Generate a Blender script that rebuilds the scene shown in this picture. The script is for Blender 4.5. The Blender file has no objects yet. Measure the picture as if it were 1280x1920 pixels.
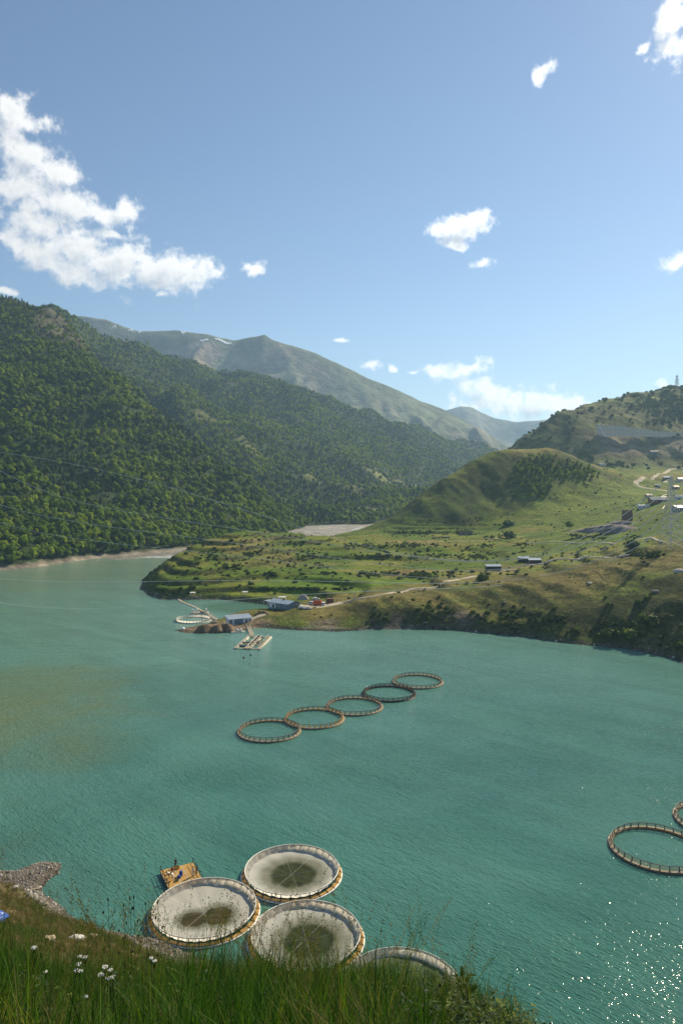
import bpy, bmesh, math, random
import numpy as np
from mathutils import Vector, Matrix, Quaternion
R = math.radians
random.seed(7); rs = np.random.RandomState(11)
S = bpy.context.scene
COL = S.collection
F, YH, HC = 1350.0, 900.0, 75.0          # focal length (px of a 1280x1920 frame), horizon row, eye height above the lake
def P(x, y, Y): return ((x-640)/F*Y, Y, HC+(YH-y)/F*Y)
def WL(x, y, z=0.0):
    Y = (HC-z)*F/(y-YH); return ((x-640)/F*Y, Y)

# ------------------------------------------------------------------ camera
cam = bpy.data.cameras.new('camera'); camo = bpy.data.objects.new('camera', cam); COL.objects.link(camo)
cam.sensor_fit = 'VERTICAL'; cam.sensor_height = 36; cam.sensor_width = 24; cam.lens = F/1920*36
cam.shift_y = -60/1920; cam.clip_start = 0.2; cam.clip_end = 60000
camo.location = (0, 0, HC); camo.rotation_euler = (R(90), 0, 0); S.camera = camo
S.view_settings.view_transform = 'Standard'; S.view_settings.look = 'None'
S.view_settings.gamma = 1; S.view_settings.exposure = 0.62; S.view_settings.use_curve_mapping = False
S.render.engine = 'CYCLES'
cy = S.cycles
cy.use_denoising = True; cy.use_adaptive_sampling = False
try: cy.denoiser = 'OPENIMAGEDENOISE'; cy.denoising_input_passes = 'RGB_ALBEDO_NORMAL'
except Exception: pass
cy.max_bounces = 5; cy.diffuse_bounces = 2; cy.glossy_bounces = 2; cy.transmission_bounces = 3
cy.volume_bounces = 1; cy.transparent_max_bounces = 16
cy.sample_clamp_indirect = 6; cy.caustics_reflective = False; cy.caustics_refractive = False

# ------------------------------------------------------------------ sun + sky
SUN_AZ, SUN_EL = R(42), R(35)
sd = Vector((math.sin(SUN_AZ)*math.cos(SUN_EL), math.cos(SUN_AZ)*math.cos(SUN_EL), math.sin(SUN_EL)))
sl = bpy.data.lights.new('sun', 'SUN'); slo = bpy.data.objects.new('sun', sl); COL.objects.link(slo)
sl.energy = 5.0; sl.angle = R(0.53); sl.color = (1.0, 0.86, 0.61)
slo.rotation_euler = sd.to_track_quat('Z', 'Y').to_euler(); slo.location = (300, 200, 900)
SKY_STRENGTH = 0.076

class NT:
    def __init__(s, nt): s.nt = nt; s.n = nt.nodes; s.l = nt.links
    def node(s, typ, **kw):
        n = s.n.new(typ)
        for k, v in kw.items(): setattr(n, k, v)
        return n
    def put(s, sock, v):
        if v is None: return
        if isinstance(v, bpy.types.NodeSocket): s.l.new(v, sock)
        else:
            try: sock.default_value = v
            except Exception:
                sock.default_value = tuple(v)+(1,)
    def math(s, op, a, b=None, c=None, clamp=False):
        n = s.node('ShaderNodeMath', operation=op, use_clamp=clamp)
        s.put(n.inputs[0], a); s.put(n.inputs[1], b); s.put(n.inputs[2], c); return n.outputs[0]
    def vmath(s, op, a, b=None, c=None):
        n = s.node('ShaderNodeVectorMath', operation=op)
        s.put(n.inputs[0], a); s.put(n.inputs[1], b)
        if c is not None: s.put(n.inputs[2], c)
        return n.outputs['Value'] if op in ('LENGTH', 'DOT_PRODUCT', 'DISTANCE') else n.outputs[0]
    def noise(s, vec, scale, detail=3, rough=0.55, dist=0.0):
        n = s.node('ShaderNodeTexNoise'); s.put(n.inputs['Vector'], vec)
        n.inputs['Scale'].default_value = scale; n.inputs['Detail'].default_value = detail
        n.inputs['Roughness'].default_value = rough; n.inputs['Distortion'].default_value = dist
        return n.outputs['Fac']
    def smooth(s, v, a, b, lo=0.0, hi=1.0):
        n = s.node('ShaderNodeMapRange', interpolation_type='SMOOTHSTEP')
        s.put(n.inputs['Value'], v); n.inputs['From Min'].default_value = a; n.inputs['From Max'].default_value = b
        n.inputs['To Min'].default_value = lo; n.inputs['To Max'].default_value = hi; return n.outputs['Result']
    def mix(s, f, a, b, typ='MIX'):
        n = s.node('ShaderNodeMix', data_type='RGBA', blend_type=typ)
        s.put(n.inputs[0], f)
        for k, v in ((6, a), (7, b)):
            s.put(n.inputs[k], v if isinstance(v, bpy.types.NodeSocket) else (tuple(v)+(1,))[:4])
        return n.outputs[2]
    def ramp(s, f, stops):
        n = s.node('ShaderNodeValToRGB'); cr = n.color_ramp
        while len(cr.elements) < len(stops): cr.elements.new(0.5)
        for e, (p, c) in zip(cr.elements, stops): e.position = p; e.color = (*c, 1)
        s.put(n.inputs[0], f); return n.outputs[0]

world = bpy.data.worlds.new('World'); S.world = world; world.use_nodes = True
w = NT(world.node_tree); w.n.clear()
CLOUDS = [  # (x, y, rx, ry) in the frame, turned into azimuth / elevation below
 (15,205,55,34),(60,235,50,20),(10,262,45,36),(50,295,75,36),(105,325,62,30),(60,352,70,34),(10,352,40,30),
 (120,382,70,36),(190,402,62,20),(238,398,18,20),(66,418,52,36),(64,465,48,36),(18,452,42,16),(160,455,60,34),
 (225,492,90,36),(295,505,85,40),(355,512,54,38),(150,505,46,20),(302,556,14,8),(210,438,34,7),
 (474,496,21,13),(0,545,28,8),(830,428,30,15),(872,422,48,20),(900,408,22,16),(852,455,24,9),(895,490,30,10),
 (1258,495,40,16),(1270,25,40,26),(1262,55,34,26),(1272,92,30,30),(1215,90,14,9),(1024,130,19,14),(1012,148,13,24),
 (635,640,19,7),(692,679,22,11),(740,689,8,7),(775,694,16,5),(818,690,34,17),(880,692,34,15),
 (897,730,34,24),(914,758,56,32),(962,754,52,34),(1012,762,56,30),(1064,764,46,24),(1240,722,16,14),(1268,728,30,14),
 # beyond the frame the same broken cumulus goes on
 (-180,260,150,60),(-420,420,170,60),(-260,560,120,30),(1450,60,110,70),(1560,330,120,40),(1500,620,140,30),(1800,520,200,50),(-700,520,200,50),(300,-420,160,60),(900,-520,200,70),(2300,600,300,60),(-1300,600,300,60)]
g = bpy.data.node_groups.new('cloud_field', 'ShaderNodeTree')
g.interface.new_socket('Dir', in_out='INPUT', socket_type='NodeSocketVector')
g.interface.new_socket('Density', in_out='OUTPUT', socket_type='NodeSocketFloat')
q = NT(g); gi = q.node('NodeGroupInput'); go = q.node('NodeGroupOutput')
sp = q.node('ShaderNodeSeparateXYZ'); q.l.new(gi.outputs[0], sp.inputs[0])
az = q.math('ARCTAN2', sp.outputs[0], sp.outputs[1]); el = q.math('ARCSINE', sp.outputs[2])
cb = q.node('ShaderNodeCombineXYZ'); q.l.new(az, cb.inputs[0]); q.l.new(el, cb.inputs[1])
pos = cb.outputs[0]
wn = q.node('ShaderNodeTexNoise'); q.put(wn.inputs['Vector'], pos); wn.inputs['Scale'].default_value = 14; wn.inputs['Detail'].default_value = 3
wv = q.vmath('SUBTRACT', wn.outputs['Color'], (0.5, 0.5, 0.5)); posw = q.vmath('MULTIPLY_ADD', wv, (0.045, 0.035, 0.0), pos)
D = None
for (x, y, rx, ry) in CLOUDS:
    a0 = math.atan((x-640)/F); e0 = math.atan((YH-y)/F*math.cos(a0)); k = math.cos(a0)**1.5
    ia, ie = F/(rx*1.12*k), F/(ry*1.12*k*math.cos(e0))
    ln = q.vmath('LENGTH', q.vmath('MULTIPLY_ADD', posw, (ia, ie, 1), (-a0*ia, -e0*ie, 0)))
    D = ln if D is None else q.math('SMOOTH_MIN', D, ln, 0.35)
n1 = q.math('ADD', q.math('MULTIPLY', q.noise(pos, 23, 9, 0.60, 0.2), 0.60), q.math('MULTIPLY', q.noise(pos, 62, 8, 0.60, 0.2), 0.40))
n2 = q.noise(pos, 7, 4, 0.5)
base = q.math('SUBTRACT', 1.0, D)
base = q.math('MAXIMUM', base, -1.2)
v = q.math('MULTIPLY_ADD', q.math('SUBTRACT', n1, 0.5), 5.0, q.math('MULTIPLY', base, 1.1))
v = q.math('MULTIPLY_ADD', q.math('SUBTRACT', n2, 0.5), 0.9, v)
q.l.new(v, go.inputs[0])
tc = w.node('ShaderNodeTexCoord')
sky = w.node('ShaderNodeTexSky', sky_type='NISHITA'); sky.sun_disc = False
sky.sun_elevation = SUN_EL; sky.sun_rotation = SUN_AZ; sky.altitude = 1200; sky.air_density = 1.1; sky.dust_density = 0.4; sky.ozone_density = 2.1
g1 = w.node('ShaderNodeGroup'); g1.node_tree = g; w.l.new(tc.outputs['Generated'], g1.inputs[0])
off = w.vmath('ADD', tc.outputs['Generated'], (0.012, 0.0, 0.016))
g2 = w.node('ShaderNodeGroup'); g2.node_tree = g; w.l.new(off, g2.inputs[0])
dens = w.smooth(g1.outputs[0], -0.15, 0.85)
thick = w.smooth(g1.outputs[0], 0.3, 1.6)
shade = w.smooth(g2.outputs[0], 0.0, 1.7)
fwd = w.smooth(w.vmath('DOT_PRODUCT', tc.outputs['Generated'], tuple(sd)), 0.40, 0.80)
lit = w.mix(fwd, (9.2, 8.9, 8.5), (12.6, 12.3, 11.8))   # clouds brighten towards the sun (forward scattering)
ccol = w.mix(w.math('MULTIPLY', shade, 0.95), lit, (4.9, 5.3, 6.0))
ccol = w.mix(w.math('MULTIPLY', thick, 0.25), ccol, (5.6, 5.8, 6.1))
skyc = w.mix(w.math('MULTIPLY', dens, 0.97), sky.outputs[0], ccol)
bg = w.node('ShaderNodeBackground'); w.l.new(skyc, bg.inputs[0]); bg.inputs[1].default_value = SKY_STRENGTH
wo = w.node('ShaderNodeOutputWorld'); w.l.new(bg.outputs[0], wo.inputs[0])

# ------------------------------------------------------------------ helpers: noise, thin-plate surfaces, meshes
_perm = rs.permutation(4096); _val = rs.rand(4096)
def vnoise(x, y):
    xi = np.floor(x).astype(np.int64); yi = np.floor(y).astype(np.int64); fx = x-xi; fy = y-yi
    fx = fx*fx*fx*(fx*(fx*6-15)+10); fy = fy*fy*fy*(fy*(fy*6-15)+10)
    def h(a, b): return _val[_perm[(a + _perm[b & 4095]) & 4095]]
    v00 = h(xi, yi); v10 = h(xi+1, yi); v01 = h(xi, yi+1); v11 = h(xi+1, yi+1)
    return (v00*(1-fx)+v10*fx)*(1-fy)+(v01*(1-fx)+v11*fx)*fy
def fbm(x, y, sc, octv=4, rough=0.5, seed=0.0):
    x = x/sc+seed*17.3; y = y/sc+seed*9.1; a = 1.0; t = 0; s = 0
    for i in range(octv):
        t = t+a*(vnoise(x, y)-0.5); s += a; a *= rough
        x, y = x*1.6-y*1.2+5.3, x*1.2+y*1.6+1.7
    return t/s*2
def ridged(x, y, sc, octv=4, seed=0.0):
    x = x/sc+seed*13.1; y = y/sc+seed*7.7; a = 1.0; t = 0; s = 0
    for i in range(octv):
        t = t+a*(1-np.abs(vnoise(x, y)*2-1)*1.6); s += a; a *= 0.5
        x, y = x*1.6-y*1.2+5.3, x*1.2+y*1.6+1.7
    return t/s
def sstep(x, a, b):
    t = np.clip((x-a)/(b-a), 0, 1); return t*t*(3-2*t)
class TPS:
    def __init__(s, pts, lam=1e-4, sc=500.0):
        p = np.array(pts, float); s.sc = sc; s.xy = p[:, :2]/sc; z = p[:, 2]; n = len(p)
        K = s.phi(np.linalg.norm(s.xy[:, None]-s.xy[None], axis=2))+lam*np.eye(n)
        A = np.zeros((n+3, n+3)); A[:n, :n] = K; A[:n, n] = 1; A[:n, n+1:] = s.xy; A[n:, :n] = A[:n, n:].T
        s.w = np.linalg.solve(A, np.r_[z, 0, 0, 0]); s.n = n
    @staticmethod
    def phi(r): return r*r*np.log(r+1e-9)
    def __call__(s, x, y):
        x = np.asarray(x, float)/s.sc; y = np.asarray(y, float)/s.sc
        o = s.w[s.n]+s.w[s.n+1]*x+s.w[s.n+2]*y
        for i in range(s.n):
            o = o+s.w[i]*s.phi(np.sqrt((x-s.xy[i, 0])**2+(y-s.xy[i, 1])**2))
        return o
def inside(poly, x, y):
    c = np.zeros(np.shape(x), bool); n = len(poly)
    for i in range(n):
        x0, y0 = poly[i]; x1, y1 = poly[(i+1) % n]
        if y0 == y1: continue
        c ^= ((y0 > y) != (y1 > y)) & (x < (x1-x0)*(y-y0)/(y1-y0)+x0)
    return c
def sdf(poly, x, y):
    d = np.full(np.shape(x), 1e9); n = len(poly)
    for i in range(n):
        x0, y0 = poly[i]; x1, y1 = poly[(i+1) % n]; dx, dy = x1-x0, y1-y0
        t = np.clip(((x-x0)*dx+(y-y0)*dy)/(dx*dx+dy*dy+1e-9), 0, 1)
        d = np.minimum(d, np.hypot(x-x0-t*dx, y-y0-t*dy))
    return np.where(inside(poly, x, y), d, -d)

def link(o, parent=None):
    COL.objects.link(o)
    if parent is not None: o.parent = parent
    return o
def tag(o, label=None, cat=None, group=None, kind=None):
    if label: o['label'] = label
    if cat: o['category'] = cat
    if group: o['group'] = group
    if kind: o['kind'] = kind
    return o
def empty(name, loc, rz=0, label=None, cat=None, group=None):
    o = bpy.data.objects.new(name, None); COL.objects.link(o); o.location = loc; o.rotation_euler = (0, 0, rz)
    o.empty_display_size = 0.5
    return tag(o, label, cat, group)
def grid_mesh(name, xs, ys, Z, keep=None, col=None, mat=None, smooth=True):
    """rectilinear height field; keep: bool per cell; col: (ny,nx,3) colour attribute"""
    ny, nx = Z.shape; X, Y = np.meshgrid(xs, ys)
    idx = np.arange(nx*ny).reshape(ny, nx)
    quads = np.stack([idx[:-1, :-1], idx[:-1, 1:], idx[1:, 1:], idx[1:, :-1]], -1)
    if keep is not None: quads = quads[keep]
    quads = quads.reshape(-1, 4)
    used = np.unique(quads); remap = np.full(nx*ny, -1); remap[used] = np.arange(len(used)); quads = remap[quads]
    V = np.stack([X, Y, Z], -1).reshape(-1, 3)[used]
    me = bpy.data.meshes.new(name); me.vertices.add(len(V)); me.vertices.foreach_set('co', V.ravel())
    me.loops.add(quads.size); me.loops.foreach_set('vertex_index', quads.ravel().astype(np.int32))
    me.polygons.add(len(quads)); me.polygons.foreach_set('loop_start', np.arange(0, quads.size, 4, dtype=np.int32))
    me.update(calc_edges=True)
    if smooth: me.polygons.foreach_set('use_smooth', np.ones(len(quads), bool))
    if col is not None:
        ca = me.color_attributes.new('Col', 'FLOAT_COLOR', 'POINT')
        c = np.ones((len(V), 4)); c[:, :3] = col.reshape(-1, 3)[used]; ca.data.foreach_set('color', c.ravel())
    if mat: me.materials.append(mat)
    o = bpy.data.objects.new(name, me); COL.objects.link(o); return o

class MB:
    """collects solids into one mesh"""
    def __init__(s): s.v = []; s.f = []; s.m = []; s.mi = 0
    def add(s, vs, fs):
        b = len(s.v); s.v += [tuple(v) for v in vs]; s.f += [tuple(b+i for i in f) for f in fs]; s.m += [s.mi]*len(fs)
    def box(s, c, size, rz=0.0, tilt=None):
        hx, hy, hz = [k/2 for k in size]
        M = Matrix.Rotation(rz, 3, 'Z')
        if tilt is not None: M = M @ tilt
        vs = [Vector(c)+M @ Vector((x, y, z)) for z in (-hz, hz) for y in (-hy, hy) for x in (-hx, hx)]
        s.add(vs, [(0, 2, 3, 1), (4, 5, 7, 6), (0, 1, 5, 4), (2, 6, 7, 3), (0, 4, 6, 2), (1, 3, 7, 5)]); return s
    def tube(s, pts, r, n=6, closed=False, cap=True):
        pts = [Vector(p) for p in pts]; m = len(pts)
        rr = r if isinstance(r, (list, tuple)) else [r]*m
        vs = []; up = Vector((0, 0, 1)); prev = None
        for i, p in enumerate(pts):
            if closed: t = pts[(i+1) % m]-pts[i-1]
            else: t = pts[min(i+1, m-1)]-pts[max(i-1, 0)]
            t.normalize()
            a = prev if prev is not None else (up.cross(t) if abs(t.z) < 0.95 else Vector((1, 0, 0)).cross(t))
            a = (a-t*a.dot(t)).normalized(); prev = a; b = t.cross(a)
            for k in range(n):
                th = 2*math.pi*k/n; vs.append(p+(a*math.cos(th)+b*math.sin(th))*rr[i])
        fs = []
        for i in range(m if closed else m-1):
            j = (i+1) % m
            for k in range(n):
                l = (k+1) % n; fs.append((i*n+k, i*n+l, j*n+l, j*n+k))
        if cap and not closed: fs += [tuple(reversed(range(n))), tuple((m-1)*n+k for k in range(n))]
        s.add(vs, fs); return s
    def prism(s, poly, z0, z1):
        n = len(poly); vs = [(x, y, z0) for x, y in poly]+[(x, y, z1) for x, y in poly]
        s.add(vs, [tuple(reversed(range(n))), tuple(range(n, 2*n))]+[(i, (i+1) % n, n+(i+1) % n, n+i) for i in range(n)]); return s
    def build(s, name, mat, parent=None, smooth=False, bevel=0):
        me = bpy.data.meshes.new(name); me.from_pydata(s.v, [], s.f); me.update()
        for m in (mat if isinstance(mat, (list, tuple)) else [mat]): me.materials.append(m)
        if any(s.m): me.polygons.foreach_set('material_index', s.m)
        if smooth: me.polygons.foreach_set('use_smooth', [True]*len(me.polygons))
        o = bpy.data.objects.new(name, me); link(o, parent)
        if bevel:
            b = o.modifiers.new('bevel', 'BEVEL'); b.width = bevel; b.segments = 1
        return o
def copy_tree(o, parent=None):
    c = o.copy(); COL.objects.link(c)
    if parent is not None: c.parent = parent
    for ch in [k for k in bpy.data.objects if k.parent == o]: copy_tree(ch, c)
    return c
def copy_fast(root, kids):
    c = root.copy(); COL.objects.link(c)
    for k in kids:
        d = k.copy(); COL.objects.link(d); d.parent = c
    return c

# ------------------------------------------------------------------ materials
def material(name, fn):
    m = bpy.data.materials.new(name); m.use_nodes = True; t = NT(m.node_tree); t.n.clear()
    out = t.node('ShaderNodeOutputMaterial'); fn(t, out); return m
def principled(t, out, color, rough=0.7, spec=0.3, metal=0.0, bump=None, bstr=0.5, bdist=0.02):
    b = t.node('ShaderNodeBsdfPrincipled')
    t.put(b.inputs['Base Color'], color if isinstance(color, bpy.types.NodeSocket) else (tuple(color)+(1,))[:4])
    t.put(b.inputs['Roughness'], rough); b.inputs['Specular IOR Level'].default_value = spec; b.inputs['Metallic'].default_value = metal
    if bump is not None:
        bn = t.node('ShaderNodeBump'); t.put(bn.inputs['Height'], bump); bn.inputs['Strength'].default_value = bstr; bn.inputs['Distance'].default_value = bdist
        t.l.new(bn.outputs[0], b.inputs['Normal'])
    t.l.new(b.outputs[0], out.inputs[0]); return b
def simple(name, color, rough=0.6, var=0.25, scale=3.0, spec=0.3, metal=0.0, stretch=(1, 1, 1), dirt=None):
    def fn(t, out):
        tc = t.node('ShaderNodeTexCoord'); v = t.vmath('MULTIPLY', tc.outputs['Object'], stretch)
        n = t.noise(v, scale, 4, 0.6)
        c0 = tuple(k*(1-var) for k in color); c1 = tuple(min(1, k*(1+var)) for k in color)
        c = t.mix(t.smooth(n, 0.3, 0.7), c0, c1)
        if dirt: c = t.mix(t.smooth(t.noise(v, scale*0.35, 5, 0.7), 0.52, 0.72), c, dirt)
        principled(t, out, c, rough, spec, metal, bump=n, bstr=0.3, bdist=0.02)
    return material(name, fn)
M = {}
M['planks'] = simple('planks', (0.46, 0.27, 0.075), 0.65, 0.35, 2.5, dirt=(0.25, 0.14, 0.06))
M['planks_pale'] = simple('planks_pale', (0.40, 0.33, 0.22), 0.75, 0.3, 2.5, dirt=(0.2, 0.16, 0.11))
M['pipe_black'] = simple('pipe_black', (0.02, 0.02, 0.022), 0.35, 0.2, 4)
M['pipe_brown'] = simple('pipe_brown', (0.20, 0.155, 0.10), 0.55, 0.25, 2, dirt=(0.10, 0.08, 0.055))
M['pipe_white'] = simple('pipe_white', (0.75, 0.72, 0.66), 0.45, 0.12, 2)
M['post_dark'] = simple('post_dark', (0.03, 0.03, 0.03), 0.45)
M['post_yellow'] = simple('post_yellow', (0.75, 0.42, 0.03), 0.5)
M['white_paint'] = simple('white_paint', (0.72, 0.72, 0.70), 0.4, 0.08)
M['white_wall'] = simple('white_wall', (0.62, 0.66, 0.70), 0.6, 0.1, 0.6)
M['blue_grey'] = simple('blue_grey', (0.13, 0.19, 0.24), 0.55, 0.15, 0.8)
M['roof_metal'] = simple('roof_metal', (0.26, 0.32, 0.40), 0.45, 0.12, 0.5, spec=0.5)
M['roof_rust'] = simple('roof_rust', (0.30, 0.22, 0.15), 0.6, 0.3, 0.6, dirt=(0.5, 0.44, 0.34))
M['dark_wood'] = simple('dark_wood', (0.045, 0.036, 0.03), 0.8, 0.3, 1.2)
M['glass'] = simple('glass', (0.02, 0.025, 0.03), 0.1, 0.1, 1, spec=0.6)
M['rubber'] = simple('rubber', (0.015, 0.015, 0.015), 0.8)
M['orange_paint'] = simple('orange_paint', (0.60, 0.10, 0.03), 0.5, 0.12, 0.8)
M['rust_box'] = simple('rust_box', (0.16, 0.065, 0.04), 0.7, 0.3, 1.2, dirt=(0.10, 0.05, 0.04))
M['steel'] = simple('steel', (0.50, 0.50, 0.49), 0.45, 0.15, 1.0, spec=0.5)
M['steel_dark'] = simple('steel_dark', (0.10, 0.11, 0.11), 0.55, 0.2, 1.0)
M['wire'] = simple('wire', (0.78, 0.76, 0.70), 0.35, 0.05, 1.0, spec=0.8)  # pale base colour carries the sun glint on the wires
M['concrete'] = simple('concrete', (0.50, 0.47, 0.42), 0.85, 0.18, 0.12, dirt=(0.22, 0.2, 0.18))
M['stone_brick'] = simple('stone_brick', (0.17, 0.095, 0.065), 0.9, 0.3, 1.0)
M['rock'] = simple('rock', (0.17, 0.155, 0.135), 0.9, 0.35, 0.8, dirt=(0.09, 0.09, 0.06))
M['rock_pale'] = simple('rock_pale', (0.34, 0.31, 0.28), 0.9, 0.3, 1.5)
M['blue_tarp'] = simple('blue_tarp', (0.02, 0.09, 0.42), 0.4, 0.25, 3)
M['cloth_white'] = simple('cloth_white', (0.78, 0.76, 0.72), 0.8, 0.08, 5)
M['cloth_red'] = simple('cloth_red', (0.42, 0.03, 0.045), 0.8, 0.15, 5)
M['cloth_blue'] = simple('cloth_blue', (0.02, 0.06, 0.30), 0.7, 0.2, 5)
M['cloth_dark'] = simple('cloth_dark', (0.02, 0.02, 0.025), 0.8, 0.2, 5)
M['cloth_olive'] = simple('cloth_olive', (0.16, 0.15, 0.09), 0.8, 0.2, 5)
M['skin'] = simple('skin', (0.42, 0.22, 0.14), 0.6, 0.08, 6)
M['hair'] = simple('hair', (0.015, 0.011, 0.009), 0.7, 0.2, 20)
M['snow'] = simple('snow', (0.85, 0.87, 0.9), 0.6, 0.03, 0.01)
M['track'] = simple('track', (0.42, 0.36, 0.27), 0.95, 0.18, 0.2, dirt=(0.3, 0.25, 0.16))
M['soil_heap'] = simple('soil_heap', (0.16, 0.105, 0.065), 0.95, 0.35, 0.6, dirt=(0.24, 0.17, 0.11))
M['spoil'] = simple('spoil', (0.19, 0.165, 0.15), 0.95, 0.25, 0.25, dirt=(0.12, 0.10, 0.09))

def terrain_fn(s1, s2, amt=0.45, bump=0.6, bd=0.4, tracks=False):
    def fn(t, out):
        g = t.node('ShaderNodeNewGeometry'); p = g.outputs['Position']
        at = t.node('ShaderNodeAttribute', attribute_name='Col')
        n1 = t.noise(p, s1, 6, 0.68); n2 = t.noise(p, s2, 4, 0.6)
        f = t.smooth(n1, 0.30, 0.72, 1-amt, 1+amt*0.9)
        c = t.mix(1.0, at.outputs['Color'], f, 'MULTIPLY')
        f2 = t.smooth(n2, 0.35, 0.65, 0.86, 1.14)
        c = t.mix(1.0, c, f2, 'MULTIPLY')
        n3 = t.noise(p, s1*0.3, 5, 0.7); c = t.mix(1.0, c, t.smooth(n3, 0.33, 0.67, 0.72, 1.24), 'MULTIPLY')
        if tracks:   # contour sheep tracks worn into the slopes
            sx = t.node('ShaderNodeSeparateXYZ'); t.l.new(p, sx.inputs[0])
            zz = t.math('FRACT', t.math('ADD', t.math('MULTIPLY', sx.outputs[2], 0.42), t.math('MULTIPLY', t.noise(p, 0.05, 3, 0.5), 2.2)))
            ln = t.smooth(t.math('ABSOLUTE', t.math('SUBTRACT', zz, 0.5)), 0.0, 0.16, 0.70, 1.0)
            c = t.mix(t.smooth(t.noise(p, 0.03, 3, 0.6), 0.42, 0.60), c, t.mix(1.0, c, ln, 'MULTIPLY'))
        h = t.math('ADD', n1, t.math('MULTIPLY', t.noise(p, s1*3.1, 3, 0.6), 0.5))
        b = principled(t, out, c, 0.95, 0.1, 0, bump=h, bstr=bump, bdist=bd)
    return fn
M['meadow'] = material('meadow', terrain_fn(0.55, 0.03, 0.5, 0.9, 0.8, True))
M['mountain'] = material('mountain', terrain_fn(0.06, 0.01, 0.5, 0.7, 3.0))
M['far'] = material('far', terrain_fn(0.012, 0.003, 0.28, 0.7, 25.0))
M['bank'] = material('bank', terrain_fn(2.2, 0.2, 0.55, 0.8, 0.12))

def leaf_mat(name, stops, trans=0.32, island=0.35, rough=0.65):
    def fn(t, out):
        oi = t.node('ShaderNodeObjectInfo'); g = t.node('ShaderNodeNewGeometry')
        c = t.ramp(oi.outputs['Random'], stops)
        f = t.math('MULTIPLY_ADD', g.outputs['Random Per Island'], 2*island, 1-island)
        c = t.mix(1.0, c, f, 'MULTIPLY')
        b = t.node('ShaderNodeBsdfPrincipled'); t.l.new(c, b.inputs['Base Color']); b.inputs['Roughness'].default_value = rough
        b.inputs['Specular IOR Level'].default_value = 0.15
        tr = t.node('ShaderNodeBsdfTranslucent'); t.l.new(t.mix(1.0, c, (1.25, 1.35, 0.55), 'MULTIPLY'), tr.inputs[0])
        ms = t.node('ShaderNodeMixShader'); ms.inputs[0].default_value = trans
        t.l.new(b.outputs[0], ms.inputs[1]); t.l.new(tr.outputs[0], ms.inputs[2]); t.l.new(ms.outputs[0], out.inputs[0])
    return material(name, fn)
M['leaf'] = leaf_mat('leaf', [(0.0, (0.055, 0.095, 0.009)), (0.4, (0.105, 0.165, 0.011)), (0.8, (0.155, 0.225, 0.015)), (1.0, (0.20, 0.27, 0.02))], 0.45)
M['leaf_light'] = leaf_mat('leaf_light', [(0.0, (0.15, 0.215, 0.012)), (0.5, (0.22, 0.29, 0.018)), (1.0, (0.29, 0.34, 0.035))], 0.5)
M['leaf_dark'] = leaf_mat('leaf_dark', [(0.0, (0.020, 0.040, 0.016)), (0.6, (0.034, 0.066, 0.022)), (1.0, (0.055, 0.095, 0.026))], 0.2)
M['leaf_bush'] = leaf_mat('leaf_bush', [(0.0, (0.045, 0.070, 0.014)), (0.5, (0.075, 0.110, 0.016)), (1.0, (0.13, 0.165, 0.022))], 0.25)
M['grass_green'] = leaf_mat('grass_green', [(0.0, (0.014, 0.045, 0.004)), (0.5, (0.032, 0.085, 0.008)), (0.85, (0.07, 0.13, 0.012)), (1.0, (0.13, 0.12, 0.03))], 0.38, 0.5)
M['grass_dry'] = leaf_mat('grass_dry', [(0.0, (0.08, 0.075, 0.02)), (0.5, (0.14, 0.115, 0.045)), (1.0, (0.24, 0.18, 0.085))], 0.3, 0.3)
M['bark'] = simple('bark', (0.09, 0.07, 0.05), 0.9, 0.3, 2)
M['petal'] = simple('petal', (0.75, 0.74, 0.68), 0.7, 0.08, 9)

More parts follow.
